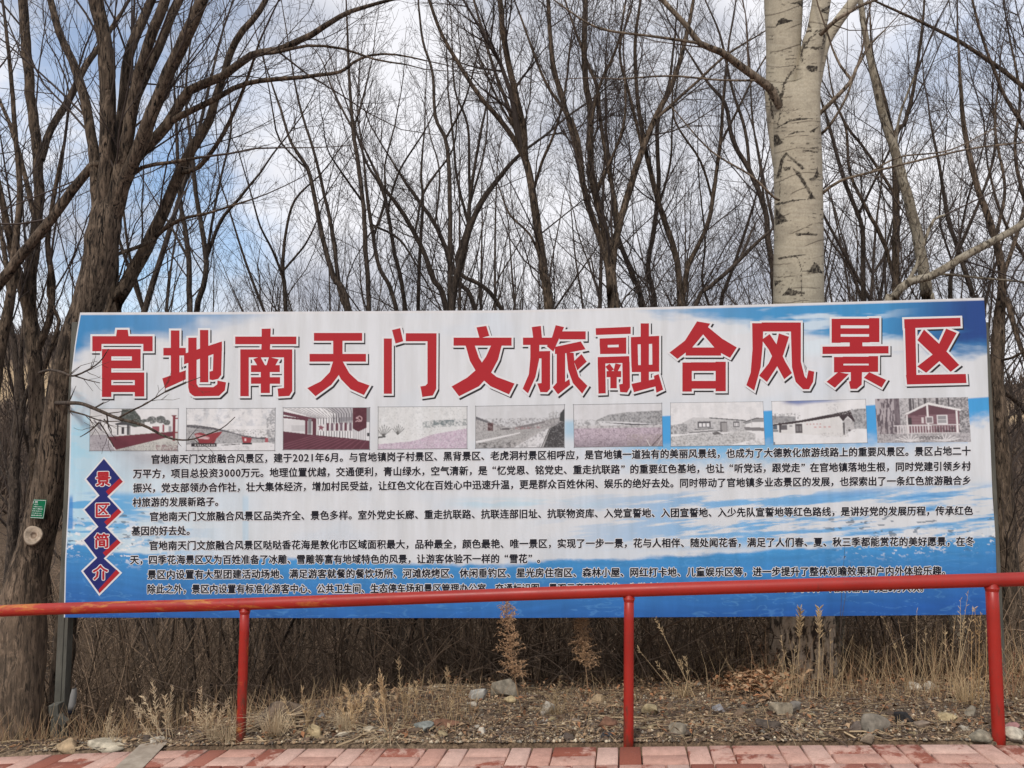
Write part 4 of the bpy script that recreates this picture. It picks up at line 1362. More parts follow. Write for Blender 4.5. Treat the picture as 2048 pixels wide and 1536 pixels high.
def tree(name, label, d, stems, group=None, bark='bark', twig='twig', dens=1.0, seed=1, k=10, rough=.10, lmax=1.6, zmin=None, fine=True, cat="tree", root_first=True, flat=.55):
    """stems: list of traces; the first one stands on the ground, the others leave it"""
    rg = np.random.default_rng(seed)
    ST = Tubes(); TW = Tubes()
    base = None
    for i, tr in enumerate(stems):
        opts = {}
        if isinstance(tr, tuple): tr, opts = tr
        p, r = px_path(tr, opts.get('d', d))
        if (i == 0 and root_first) or opts.get('root'):
            p, r = rooted(p, r)
        if base is None: base = p[0].copy()
        # small sideways drift in depth so that limbs do not share one plane
        if i and not opts.get('flat'):
            w = np.linspace(0, 1, len(p)); p = p + np.outer(w * rg.normal(0, .35), (p[-1] - CAM) / np.linalg.norm(p[-1] - CAM))
        pp, rr = smooth_path(p, r, .09)
        if len(pp) > 3:
            pp[1:-1] += rg.normal(0, 1, (len(pp) - 2, 3)) * np.minimum(rr[1:-1], .05)[:, None] * .07
        kk = k if rr.max() > .02 else max(5, k - 4)
        ST.add(pp, rr, kk)
        if opts.get('twigs', True):
            limb_twigs(TW, pp, rr, rg, dens * opts.get('dens', 1), zmin if zmin is not None else -.6, lmax, .12, None, flat)
    root = empty(name, base)
    tag(root, label, cat, group)
    ST.build("trunk", M[bark], root, off=base, rough=rough, seed=seed)
    if TW.g:
        TW.build("crown", M[twig], root, off=base)
    return root


TREES = True
if TREES:
    # the big many-stemmed tree at the left end of the board
    big = tree("bare_tree", "thickest dark tree at the far left, many stems fanning up above the billboard's left corner", 5.45, [
        ([(8, 1570, 150), (14, 1500, 128), (22, 1400, 112), (32, 1300, 98), (48, 1200, 82), (68, 1100, 66), (90, 1010, 60), (110, 900, 58), (125, 800, 60), (146, 700, 60), (172, 620, 61), (196, 550, 61), (206, 480, 62), (212, 430, 58), (216, 385, 40), (218, 350, 12)], {'dens': .25, 'flat': 1}),
        ([(210, 470, 44), (209, 400, 36), (212, 320, 30), (216, 220, 29), (213, 120, 30), (201, 40, 29), (188, -20, 28), (170, -120, 24), (150, -260, 18)], {}),
        ([(214, 470, 40), (226, 380, 26), (240, 250, 20), (256, 120, 20), (285, 40, 18), (312, -20, 16), (340, -110, 12)], {}),
        ([(216, 460, 40), (236, 370, 30), (258, 260, 25), (270, 190, 24), (290, 110, 20), (330, 0, 18), (360, -90, 14)], {}),
        ([(222, 440, 36), (246, 370, 27), (271, 312, 25), (308, 217, 25), (342, 137, 24), (375, 67, 24), (405, 0, 22), (440, -90, 16)], {}),
        ([(268, 210, 18), (283, 167, 19), (317, 96, 18), (342, 33, 17), (364, -10, 16), (390, -90, 12)], {}),
        ([(214, 440, 26), (228, 367, 24), (267, 320, 22), (333, 250, 20), (375, 183, 18), (442, 154, 17), (500, 112, 15), (550, 100, 13), (621, 71, 12), (679, 33, 10), (750, 8, 7), (800, -4, 5)], {'dens': 1.1}),
        ([(300, 285, 14), (342, 242, 13), (417, 204, 12), (492, 167, 10), (604, 154, 8), (679, 144, 7), (705, 125, 6), (742, 110, 5), (792, 109, 4), (850, 121, 3)], {'dens': 1.3}),
        ([(530, 106, 8), (560, 104, 7), (617, 92, 6), (688, 98, 5), (750, 119, 4), (812, 129, 3)], {'dens': 1.4}),
        ([(198, 470, 22), (190, 340, 20), (183, 271, 19), (167, 183, 18), (146, 125, 16), (121, 71, 15), (98, -10, 13), (80, -90, 10)], {}),
        ([(200, 330, 15), (183, 333, 17), (142, 383, 18), (104, 437, 18), (62, 487, 19), (21, 537, 21), (-20, 590, 22)], {'dens': .5}),
        ([(204, 515, 8), (250, 505, 8), (310, 478, 7), (340, 440, 5)], {'dens': .5}),
        ([(242, 370, 10), (285, 335, 8), (340, 325, 7), (405, 314, 5)], {'dens': .4}),
    ], bark='bark_old', k=20, rough=.13, seed=11, dens=.52, zmin=1.8)
    # saw cut where a limb was taken off
    c0 = P(66, 1071, 5.45 - .125)
    nrm = (CAM - c0); nrm /= np.linalg.norm(nrm); nrm = nrm + np.array([-.12, 0, .1]); nrm /= np.linalg.norm(nrm)
    ex = np.cross(UPV, nrm); ex /= np.linalg.norm(ex); ey = np.cross(nrm, ex)
    V = []; F = []; C = []
    NA = 28
    rings = [(1.0, -.06, (.16, .12, .09)), (1.02, .0, (.20, .15, .11)), (.93, .014, (.40, .32, .24)), (.80, .012, (.46, .375, .285)), (.55, .006, (.40, .315, .23)), (.40, .008, (.47, .38, .29)), (.26, -.004, (.27, .19, .13)), (.0, -.002, (.42, .33, .25))]
    for (f, h, cl) in rings:
        for a in range(NA):
            th = a * 2 * math.pi / NA
            k_ = f * (1 + .05 * math.sin(3 * th + 1))
            V.append(c0 + ex * math.cos(th) * .057 * k_ + ey * math.sin(th) * .066 * k_ + ex * .006 * (1 - f) + nrm * h); C.append(cl)
    for i in range(len(rings) - 1):
        for a in range(NA):
            F.append((i * NA + a, i * NA + (a + 1) % NA, (i + 1) * NA + (a + 1) % NA, (i + 1) * NA + a))
    cut = link("saw_cut", mesh_np("saw_cut", V, np.array(F), None, np.array(C), True, M['stone'], np.array(big.location)), big)
    cut["label"] = "pale round saw cut below the green tag"
    # branch that reaches round the board's edge and across its face
    CLEAR_BOARD = False
    FB = Tubes(); rg = np.random.default_rng(21)
    for tr, tw in (([(108, 806, 9, 5.42), (122, 806, 8, 5.2), (138, 806, 8, 4.98), (165, 808, 7.5, 4.92), (203, 823, 7, 4.88), (234, 836, 6.5, 4.86), (287, 851, 5.5, 4.85), (322, 869, 5, 4.84), (346, 878, 4, 4.83), (375, 880, 3.2, 4.83), (400, 874, 2.8, 4.84), (443, 857, 2.2, 4.85), (470, 834, 1.6, 4.86)], 11),
                   ([(236, 836, 4, 4.86), (264, 821, 3.6, 4.83), (291, 808, 3.2, 4.8), (330, 784, 2.6, 4.8), (365, 768, 2, 4.8), (402, 754, 1.4, 4.8)], 6),
                   ([(80, 745, 6, 5.35), (100, 740, 5.5, 5.1), (125, 745, 5, 4.95), (145, 752, 4, 4.9), (172, 742, 3.4, 4.86), (199, 724, 2.6, 4.85), (217, 698, 1.6, 4.84)], 6),
                   ([(150, 752, 3, 4.9), (175, 760, 2.4, 4.88), (200, 766, 1.5, 4.88)], 3), ([(140, 822, 4, 4.95), (170, 830, 3.2, 4.9), (205, 842, 2.4, 4.88), (250, 842, 1.5, 4.86)], 4),
                   ([(198, 845, 3.4, 4.86), (180, 862, 2.6, 4.86), (160, 874, 1.5, 4.86)], 2), ([(200, 846, 3, 4.86), (214, 868, 2.4, 4.86), (228, 894, 1.6, 4.86)], 2), ([(208, 838, 2.6, 4.86), (222, 858, 2, 4.86), (222, 868, 1.3, 4.86)], 1)):
        p, r = px_path(tr, 5); pp, rr = smooth_path(p, r, .03)
        FB.add(pp, rr, 7)
        for j in range(tw):
            i = rg.integers(len(pp) // 4, len(pp) - 1)
            t_ = pp[i + 1] - pp[i - 1]; t_ /= np.linalg.norm(t_)
            sd_ = rg.normal(0, 1, 3) * np.array([1, .15, 1]); sd_ -= t_ * sd_.dot(t_); sd_ /= np.linalg.norm(sd_)
            nd = t_ * .7 + sd_ * .7; nd[1] = -abs(nd[1]) * .3
            grow(FB, pp[i], nd, rg.uniform(.06, .20), max(.0015, rr[i] * .5), 2, rg, 3, .05, .18, .8)
    CLEAR_BOARD = True
    fb = FB.build("low_branch", M['bark_thin'], big, off=np.array(big.location))
    fb["label"] = "thin bare branch reaching across the billboard's left corner"

    tree("bare_tree", "dark slanting tree behind the billboard's left corner, just right of the thickest tree", 5.9, [
        [(222, 640, 30), (233, 600, 29), (267, 542, 27), (308, 467, 25), (346, 375, 22), (383, 300, 20), (417, 242, 17), (442, 167, 15), (471, 83, 14), (520, 20, 12), (560, -60, 9)],
        ([(228, 625, 28), (224, 560, 26), (226, 500, 22), (232, 440, 14), (240, 380, 8)], {'dens': .4}),
        [(360, 345, 10), (400, 330, 9), (450, 260, 8), (490, 170, 6), (520, 80, 4)],
        [(300, 480, 9), (360, 440, 7), (420, 425, 5), (500, 400, 3)],
    ], seed=12, k=14, rough=.12, zmin=1.8, dens=.62)
    tree("bare_tree", "dark forked tree left of the thickest tree, its trunk before the tan hillside", 6.3, [
        ([(52, 1180, 44), (66, 1080, 38), (74, 980, 34), (76, 892, 32), (74, 826, 30), (71, 737, 28), (62, 650, 27), (60, 560, 24), (72, 470, 20), (77, 375, 19), (74, 292, 19), (62, 208, 19), (54, 104, 19), (46, 0, 18), (40, -90, 14)], {}),
        [(82, 320, 14), (100, 262, 14), (137, 200, 14), (167, 137, 13), (200, 92, 11), (240, 30, 8)],
        [(62, 640, 22), (45, 575, 20), (25, 500, 16), (8, 420, 12), (-10, 330, 9)],
        [(70, 440, 10), (45, 330, 9), (20, 250, 8), (-5, 190, 6)],
        [(74, 700, 14), (98, 640, 13), (104, 560, 12), (96, 480, 10), (110, 380, 8), (128, 290, 6)],
        [(80, 760, 9), (104, 690, 8), (118, 640, 7), (96, 590, 6), (100, 530, 5)],
    ], seed=13, k=14, rough=.11, zmin=2.2, dens=.55)
    tree("bare_tree", "grey leaning tree at the photo's left border, cut by the frame", 6.0, [
        [(-60, 1150, 40), (-40, 1000, 36), (-25, 850, 30), (-6, 730, 24), (12, 640, 20), (25, 560, 16), (32, 480, 13), (40, 380, 11), (30, 260, 9), (22, 150, 8), (10, 40, 6)],
        [(20, 590, 10), (5, 480, 9), (-20, 380, 8)],
    ], seed=14, k=12, zmin=1.9, dens=.5)
    tree("bare_tree", "slim forked tree low at the far left between the thick trunks", 7.2, [
        [(20, 1150, 22), (28, 1000, 20), (30, 900, 18), (36, 800, 14), (30, 700, 11), (18, 620, 8), (25, 540, 6)],
        [(30, 930, 12), (45, 820, 11), (42, 720, 9), (48, 640, 6)], [(34, 860, 10), (60, 770, 8), (110, 690, 6), (140, 640, 4)],
    ], bark='bark_thin', seed=15, k=10, zmin=1.2, dens=.6)

    mids = [
        ("slim dark tree with two crossing stems, next tree right of the slanting one", 8.4, [[(380, 634, 12), (379, 610, 12), (376, 500, 11), (360, 396, 9), (354, 280, 7), (350, 200, 5), (344, 110, 3)],
                  [(392, 630, 12), (396, 600, 12), (412, 521, 11), (391, 375, 9), (384, 292, 7), (372, 190, 5), (380, 90, 3)], [(410, 525, 8), (442, 442, 7), (480, 395, 6), (520, 346, 4)], [(412, 515, 6), (436, 380, 5), (462, 260, 4), (455, 160, 3)], [(378, 520, 6), (340, 450, 5), (310, 400, 3)]]),
        ("thin twin-stemmed sapling left of the two long curving stems, over the third headline letter", 9.0, [[(572, 634, 9), (566, 540, 8), (571, 470, 6), (590, 400, 5), (640, 350, 3)], [(568, 560, 6), (545, 500, 5), (520, 450, 4), (500, 380, 3)], [(568, 540, 5), (610, 490, 4), (630, 450, 3)]]),
        ("slim tree with two long thin stems curving up left of the billboard's centre", 8.5, [[(700, 632, 14), (667, 554, 11), (646, 479, 10), (629, 396, 9), (615, 337, 8), (583, 287, 6), (562, 221, 5), (542, 162, 3.5)],
                  [(694, 618, 9), (679, 583, 8), (667, 479, 8), (650, 396, 7), (629, 308, 6), (604, 229, 5), (590, 167, 4), (571, 50, 2.5)], [(620, 345, 4), (560, 280, 4), (545, 220, 3)]]),
        ("slim upright tree with a candelabra of thin stems, left of the centre above the headline", 8.2, [[(738, 632, 10), (731, 500, 10), (727, 417, 9), (717, 333, 9), (706, 258, 8), (698, 146, 6), (694, 42, 4)],
                  [(704, 255, 5), (667, 183, 5), (646, 125, 3)], [(706, 262, 5), (725, 200, 4.5), (738, 146, 3)], [(722, 400, 5), (680, 340, 4), (660, 310, 3)]]),
        ("slim tree leaning left between the candelabra tree and the tall V-forked tree", 8.8, [[(796, 632, 9), (758, 533, 8), (744, 458, 8), (735, 400, 7), (729, 333, 5)], [(748, 470, 6), (770, 400, 5), (770, 330, 4), (790, 250, 3)], [(745, 450, 5), (800, 480, 5), (850, 560, 4)]]),
        ("slim leaning tree crossing two neighbours above the middle photographs", 9.3, [[(812, 632, 9), (788, 500, 8), (771, 400, 7), (758, 367, 6), (733, 325, 5), (708, 250, 4)], [(775, 420, 5), (800, 340, 4.5), (850, 260, 3), (885, 190, 2)]]),
        ("long thin tree arching strongly to the left, left of the photo's centre", 9.0, [[(896, 632, 12), (868, 560, 11), (842, 492, 10), (800, 417, 9), (767, 375, 7), (740, 320, 5), (720, 280, 3)], [(830, 465, 5), (850, 380, 5), (905, 300, 4), (915, 220, 3)]]),
        ("young tree with a fan of stems left of the tall central trunk", 8.6, [[(900, 632, 16), (921, 533, 14), (942, 450, 12), (971, 392, 11), (1020, 329, 9), (1050, 300, 6)], [(935, 470, 8), (940, 400, 7), (955, 300, 6), (975, 200, 4)],
                  [(940, 460, 7), (915, 360, 6), (905, 260, 5), (896, 180, 4)]]),
        ("tall straight thin tree left of the centre reaching the top of the photo", 8.3, [[(902, 632, 13), (900, 583, 11), (900, 417, 9), (894, 292, 8), (871, 233, 7), (865, 146, 6), (846, 83, 5), (837, 10, 4)], [(890, 280, 5), (930, 200, 4), (960, 90, 3)]]),
        ("thin tree leaning left whose base hides behind the billboard's centre", 9.6, [[(954, 632, 10), (917, 562, 9), (875, 458, 9), (833, 396, 8), (804, 354, 6), (783, 320, 4)], [(870, 455, 5), (880, 350, 4), (860, 270, 3)]]),
        ("thin upright sapling standing between two arching trees left of centre", 9.8, [[(836, 632, 8), (840, 500, 7), (846, 396, 6), (842, 346, 5), (850, 250, 3)]]),
        ("thin dark tree with a high open fork, right of the photo's centre line", 9.2, [[(1010, 632, 9), (917, 540, 8), (938, 437, 7), (938, 333, 6), (935, 250, 5), (910, 179, 4), (904, 83, 3)], [(937, 420, 5), (971, 292, 4), (975, 167, 3)]]),
    ]
    for i, (lb, d, st) in enumerate(mids):
        tree("bare_tree", lb, d, st, bark='bark_thin', seed=30 + i, k=8, rough=.05, dens=.85, lmax=1.3, zmin=.6)

    tree("bare_tree", "tall brown tree at the photo's centre leaning left and forking into long whips", 7.6, [
        [(1100, 632, 21), (1087, 542, 18), (1077, 471, 17), (1067, 396, 16), (1054, 333, 15), (1046, 304, 14)],
        [(1050, 318, 12), (1020, 267, 11), (992, 229, 10), (954, 183, 9), (917, 125, 8), (883, 67, 7), (858, 0, 6), (835, -70, 4)],
        [(1052, 325, 13), (1046, 250, 13), (1031, 187, 13), (1017, 125, 12), (1006, 62, 12), (1000, 0, 11), (992, -90, 8)],
        [(1044, 300, 8), (1014, 208, 8), (992, 150, 7), (971, 83, 6), (945, -10, 5)], [(1062, 360, 7), (1040, 280, 6), (1000, 208, 5), (960, 120, 4)],
        [(1065, 390, 6), (1085, 320, 6), (1110, 260, 5), (1130, 180, 4), (1140, 90, 3)], [(1083, 520, 6), (1060, 470, 5), (1020, 430, 4), (1000, 380, 3)]],
         seed=50, k=12, zmin=1.0)
    tree("bare_tree", "tall brown tree with a wide V fork right of the photo's centre", 7.2, [
        [(1228, 632, 25), (1225, 590, 24), (1222, 540, 22), (1222, 505, 13), (1224, 480, 5)],
        [(1220, 550, 16), (1212, 515, 14), (1196, 467, 13), (1175, 408, 12), (1158, 325, 12), (1142, 258, 11), (1121, 187, 11), (1106, 133, 10), (1098, 42, 9), (1096, -20, 8), (1090, -100, 6)],
        [(1221, 545, 18), (1217, 492, 16), (1204, 442, 16), (1187, 375, 15), (1181, 312, 14), (1181, 225, 14), (1171, 167, 13), (1169, 83, 12), (1171, 0, 11), (1172, -100, 8)],
        [(1222, 550, 18), (1226, 512, 16), (1237, 454, 15), (1258, 383, 14), (1287, 292, 13), (1317, 225, 12), (1342, 175, 11), (1367, 96, 9), (1387, 0, 7), (1400, -80, 5)],
        [(1236, 445, 9), (1225, 375, 9), (1212, 312, 8), (1200, 233, 8), (1196, 179, 8), (1179, 137, 7), (1150, 60, 5), (1130, 0, 4)],
        [(1310, 240, 7), (1340, 212, 6), (1392, 165, 6), (1450, 112, 5), (1530, 62, 3)], [(1172, 400, 9), (1154, 267, 8), (1125, 217, 7), (1092, 167, 6), (1067, 104, 5), (1040, 30, 4)],
        [(1284, 295, 7), (1262, 200, 6), (1240, 100, 5), (1262, 20, 4)], [(1181, 250, 7), (1200, 170, 6), (1235, 90, 5), (1250, 10, 4)], [(1188, 390, 7), (1230, 300, 6), (1250, 230, 5), (1250, 150, 4)]],
         seed=51, k=14, zmin=1.0)
    tree("bare_tree", "dark crooked tree immediately right of the V-forked tree", 8.4, [
        [(1312, 632, 11), (1296, 537, 10), (1308, 458, 10), (1317, 367, 9), (1315, 250, 8), (1338, 167, 6), (1350, 70, 4)], [(1310, 440, 6), (1340, 330, 5), (1345, 240, 4), (1360, 120, 3)]], seed=52, k=9, bark='bark_thin', zmin=.8)
    tree("bare_tree", "dark straight tree leaning left low between the two forked trees", 8.9, [
        [(1288, 632, 12), (1267, 554, 11), (1242, 492, 10), (1230, 440, 9), (1222, 350, 7), (1212, 260, 5)]], seed=53, k=9, bark='bark_thin', zmin=.8)
    tree("bare_tree", "slender brown tree forking near its base, midway between V-forked tree and white trunk", 8.0, [
        [(1364, 632, 17), (1361, 600, 15), (1359, 570, 8), (1358, 550, 3)], [(1361, 612, 13), (1354, 521, 13), (1333, 450, 12), (1317, 404, 11), (1300, 333, 10), (1287, 271, 9), (1275, 187, 8), (1271, 83, 7), (1283, -10, 5)],
        [(1363, 612, 11), (1372, 560, 10), (1379, 521, 10), (1400, 479, 9), (1419, 429, 9), (1431, 358, 8), (1442, 271, 7), (1448, 187, 6), (1458, 83, 4)],
        [(1425, 400, 5), (1400, 320, 5), (1350, 240, 4), (1345, 160, 3)], [(1440, 290, 5), (1465, 240, 5), (1510, 150, 4), (1540, 100, 3)]], seed=54, k=10, zmin=.8)
    tree("bare_tree", "dark tree curving up to the left behind the white trunk's left side", 7.8, [
        [(1552, 632, 14), (1545, 540, 12), (1537, 480, 12), (1529, 417, 11), (1500, 342, 10), (1467, 283, 9), (1450, 208, 8), (1417, 167, 6), (1380, 110, 4)], [(1500, 345, 7), (1490, 260, 7), (1465, 180, 6), (1440, 70, 5), (1410, 0, 3)],
        [(1530, 420, 5), (1520, 330, 5), (1505, 240, 4), (1500, 130, 3)]], seed=55, k=10, bark='bark_thin', zmin=.8)
    tree("bare_tree", "dark tree leaning right low down across other stems, left of the white trunk", 7.4, [
        [(1384, 632, 9), (1420, 575, 9), (1462, 537, 8), (1512, 487, 7), (1540, 462, 5)], [(1480, 520, 5), (1500, 470, 4), (1512, 445, 3)]], seed=56, k=8, bark='bark_thin', zmin=.8)
    tree("bare_tree", "thin sapling leaning right just left of the white trunk", 8.6, [
        [(1440, 632, 8), (1450, 580, 8), (1467, 533, 7), (1492, 458, 6), (1512, 392, 4), (1520, 340, 3)], [(1425, 632, 6), (1405, 560, 5), (1410, 480, 4), (1400, 380, 3)]], seed=57, k=8, bark='bark_thin', zmin=.8)

    # ---------------- right of the white trunk
    tree("pale_tree", "slender smooth greenish-grey trunk leaning left, right of the thick white trunk", 7.0, [
        [(1860, 632, 24), (1854, 592, 23), (1846, 533, 22), (1833, 467, 21), (1817, 400, 20), (1792, 308, 18), (1767, 233, 16), (1746, 146, 14), (1733, 83, 12), (1721, 0, 11), (1705, -100, 8)],
        [(1790, 300, 6), (1800, 230, 5), (1830, 150, 4)]], seed=60, k=14, bark='bark_pale', dens=.5, rough=.03, zmin=1.0)
    tree("pale_tree", "smooth pale limb rising to the right edge above the billboard's right corner", 6.2, [
        [(1770, 632, 18), (1787, 596, 17), (1821, 562, 17), (1858, 554, 16), (1937, 508, 16), (2000, 475, 15), (2048, 446, 14), (2130, 390, 12)], [(1815, 566, 9), (1838, 520, 8), (1850, 480, 7), (1868, 440, 6), (1890, 430, 4)],
        [(1830, 556, 6), (1880, 548, 5), (1960, 556, 5), (2060, 565, 4)]], seed=61, k=12, bark='bark_pale', dens=.6, rough=.04, zmin=1.0)
    tree("bare_tree", "dark straight tree crossing behind the slender greenish trunk", 8.0, [
        [(1793, 632, 15), (1792, 583, 15), (1792, 417, 14), (1790, 267, 11), (1808, 250, 9), (1829, 167, 7), (1846, 42, 5), (1850, -40, 3)], [(1790, 290, 8), (1770, 200, 7), (1745, 110, 5), (1740, 30, 3)],
        [(1788, 560, 7), (1767, 483, 8), (1733, 417, 7), (1700, 345, 6), (1690, 250, 5), (1660, 190, 3)], [(1800, 408, 7), (1767, 354, 7), (1725, 292, 6), (1692, 250, 6), (1667, 192, 4), (1655, 120, 3)]], seed=62, k=10, zmin=.9)
    tree("bare_tree", "dark thin tree close against the right side of the white trunk", 8.3, [
        [(1728, 632, 10), (1726, 540, 10), (1725, 458, 9), (1712, 420, 8), (1683, 342, 8), (1658, 250, 6), (1642, 200, 4)], [(1716, 430, 6), (1750, 360, 5), (1800, 260, 4), (1840, 180, 3)], [(1735, 632, 6), (1700, 540, 5), (1660, 480, 4)]], seed=63, k=9, bark='bark_thin', zmin=.9)
    tree("bare_tree", "gnarled dark trunk just right of the billboard's right edge", 6.6, [
        ([(2030, 1330, 46), (2020, 1200, 38), (2013, 1080, 34), (2007, 940, 30), (1998, 820, 26), (1994, 740, 24), (1996, 680, 26), (2000, 620, 20), (2004, 542, 15), (1979, 442, 13), (1950, 358, 11), (1929, 258, 9), (1921, 167, 7), (1915, 60, 4)], {}),
        [(2000, 640, 12), (2012, 600, 11), (2035, 675, 9), (2060, 740, 8)], [(1998, 780, 10), (2030, 800, 9), (2070, 850, 7)], [(2004, 560, 9), (2030, 480, 8), (2060, 380, 6)],
        [(1998, 720, 6), (2025, 715, 5), (2070, 690, 4)], [(1990, 480, 7), (2010, 380, 6), (1990, 260, 5), (2000, 140, 3)], [(2008, 930, 6), (2030, 900, 5), (2070, 870, 4)]], seed=64, k=14, rough=.15, zmin=-.4)
    tree("bare_tree", "thin dark tree leaning left behind the long pale limb", 7.8, [
        [(1950, 632, 11), (1946, 592, 10), (1917, 500, 9), (1896, 437, 8), (1880, 340, 6), (1860, 240, 4)], [(1915, 500, 5), (1935, 400, 4.5), (1960, 320, 3)]], seed=65, k=9, bark='bark_thin', zmin=.9)
    tree("bare_tree", "dark tree beyond the right border, a long bough arching over the top right", 6.9, [
        [(2110, 1300, 40), (2100, 900, 34), (2095, 600, 28), (2085, 380, 22), (2075, 220, 18), (2080, 60, 14), (2085, -60, 10)], [(2076, 215, 10), (2048, 175, 9), (2000, 137, 8), (1958, 108, 8), (1896, 71, 7), (1846, 46, 6), (1792, 21, 5), (1746, 0, 4)],
        [(2080, 300, 9), (2040, 240, 8), (2000, 170, 6), (1960, 60, 5), (1940, -20, 4)], [(2090, 480, 9), (2050, 400, 8), (2030, 300, 6), (2040, 190, 5), (2020, 80, 4)], [(2094, 560, 8), (2040, 500, 7), (2000, 420, 5), (1975, 330, 4)]],
         seed=66, k=12, zmin=.5)
    tree("bare_tree", "thin dark stem between the pale limb and the gnarled trunk at right", 8.6, [
        [(1900, 632, 9), (1905, 540, 8), (1930, 470, 7), (1960, 400, 6), (1990, 300, 5), (1985, 200, 3)], [(1906, 530, 5), (1880, 440, 4), (1885, 350, 3)]], seed=67, k=8, bark='bark_thin', zmin=.9)


# ---------------- the white-barked poplar
def pip(x, y, pts):
    ins = np.zeros(x.shape, bool); n = len(pts)
    for i in range(n):
        x0, y0 = pts[i]; x1, y1 = pts[(i + 1) % n]
        if y0 == y1: continue
        ins ^= ((y0 > y) != (y1 > y)) & (x < (x1 - x0) * (y - y0) / (y1 - y0) + x0)
    return ins


def zA(*p): return [(1500 + x / 4.8, y / 4.8) for x, y in p]
def zB(*p): return [(1500 + x / 4.8, 300 + y / 4.8) for x, y in p]


SCARS = [zA((245, 262), (275, 200), (310, 172), (350, 185), (420, 200), (350, 215), (270, 238)), zA((385, 35), (470, 15), (505, 5), (508, 75), (470, 40)),
         zA((545, 640), (590, 630), (645, 640), (640, 675), (590, 690), (550, 668)),
         zA((235, 1300), (260, 1290), (315, 1370), (230, 1410)), zA((675, 108), (770, 50), (772, 70), (700, 115), (745, 120), (740, 132)),
         zB((255, 270), (300, 90), (345, 25), (525, 178), (500, 185), (352, 42), (318, 95), (275, 270)),
         zB((405, 170), (480, 220), (620, 465), (560, 470), (570, 420), (500, 310)), zB((238, 540), (270, 590), (360, 680), (250, 720), (240, 640)),
         zB((490, 1165), (570, 1158), (622, 1080), (655, 1105), (690, 1180), (560, 1172)), zB((240, 1260), (310, 1255), (260, 1290), (240, 1300)),
         zB((310, 1395), (375, 1325), (460, 1360), (545, 1378), (440, 1388)), zB((320, 165), (385, 165), (380, 190), (330, 195)),
         zB((440, 805), (560, 795), (645, 812), (640, 820), (560, 812), (450, 818)), zB((565, 285), (620, 262), (650, 150), (655, 260), (600, 298)),
         zB((230, 522), (420, 480), (560, 470), (430, 490), (240, 532)), zB((270, 1040), (430, 1012), (560, 1004), (440, 1020), (280, 1050)),
         zA((250, 1225), (370, 1160), (480, 1135), (650, 1140), (480, 1145), (380, 1168), (265, 1222)),
         zA((340, 1300), (430, 1268), (560, 1258), (440, 1276)), zA((460, 1450), (560, 1440), (660, 1465), (550, 1450)), zA((575, 1265), (620, 1235), (655, 1215), (610, 1268))]
DARKLINES = [zA((200, 820), (250, 850), (290, 905), (300, 1000), (285, 1100), (270, 1190)), zA((440, 640), (370, 720), (330, 800), (310, 900), (295, 960)), zA((500, 470), (495, 520), (500, 590)),
             zA((180, 900), (200, 1000), (210, 1080), (225, 1140)), zA((510, 440), (560, 395), (640, 300), (690, 290), (712, 340), (700, 430), (690, 465), (600, 460), (520, 455)),
             zA((515, 290), (530, 245), (560, 235), (590, 290), (560, 300), (520, 295)), zB((435, 1010), (470, 1060), (490, 1150), (495, 1400)), zB((300, 180), (290, 300), (285, 450))]


def poplar_color(px, py, V, s):
    n1 = fbm(px * .05, py * .05, 4); n2 = fbm(px * .35, py * .9, 3)
    c = np.ones(px.shape + (3,)) * np.array([.415, .365, .275])
    c = colmix(c, (.32, .28, .212), sstep(.45, .7, n1) * .7)
    c = colmix(c, (.47, .42, .325), sstep(.5, .75, fbm(px * .02 + 7, py * .3, 3)) * .5)
    # lenticels: short dark dashes in rows
    row = py / 7.2 + .35 * np.sin(px * .05) + fbm(px * .02, py * .02, 2) * 2
    fr = np.abs(row - np.floor(row) - .5)
    dash = sstep(.60, .68, fbm(px * .22, np.floor(row) * 3.7, 2)) * (1 - sstep(.08, .16, fr)) * sstep(.45, .6, fbm(px * .03 + 3, py * .03, 2))
    up = 1 - sstep(600, 700, py)
    c = colmix(c, (.05, .04, .03), dash * up * .9)
    # growth rings: long thin horizontal cracks
    row = py / 31 + .25 * np.sin(px * .035 + 1) + fbm(px * .01, py * .008, 2) * 1.5
    fr = np.abs(row - np.floor(row) - .5)
    crack = (1 - sstep(.018, .04, fr)) * sstep(.42, .55, fbm(px * .03, np.floor(row) * 5.3, 3))
    c = colmix(c, (.09, .07, .05), crack * up * .85)
    jx = px + (fbm(px * .2, py * .2, 3) - .5) * 2.5; jy = py + (fbm(px * .2 + 9, py * .2 + 4, 3) - .5) * 2.5
    front = V[:, 1] < s
    rag = sstep(.40, .56, fbm(px * .33, py * .33, 3, .6))
    for sc_ in SCARS:
        c = colmix(c, (.028, .022, .017), pip(jx, jy, inflate(sc_, .9)) * front * (.64 + .36 * rag))
    for li, dl in enumerate(DARKLINES):
        for i in range(len(dl) - 1):
            (x0, y0), (x1, y1) = dl[i], dl[i + 1]
            dx, dy = x1 - x0, y1 - y0; L2 = dx * dx + dy * dy + 1e-9
            q_ = np.clip(((jx - x0) * dx + (jy - y0) * dy) / L2, 0, 1)
            dd = np.hypot(jx - x0 - q_ * dx, jy - y0 - q_ * dy)
            c = colmix(c, (.05, .04, .03), (dd < (.8 + 1.9 * rag) * (1 if li < 6 else .5)) * front * (.55 + .4 * rag))
    # rough furrowed foot
    lo = sstep(1180, 1260, py)
    fur = fbm(px * .20 + 2.5 * fbm(px * .05, py * .04, 2), py * .045, 5, .65)
    foot = np.ones(c.shape) * np.array([.52, .40, .285])
    foot = colmix(foot, (.06, .043, .032), sstep(.50, .56, fur)); foot = colmix(foot, (.64, .52, .39), (1 - sstep(.30, .42, fur)))
    c = c * (1 - lo[..., None]) + foot * lo[..., None]
    return c


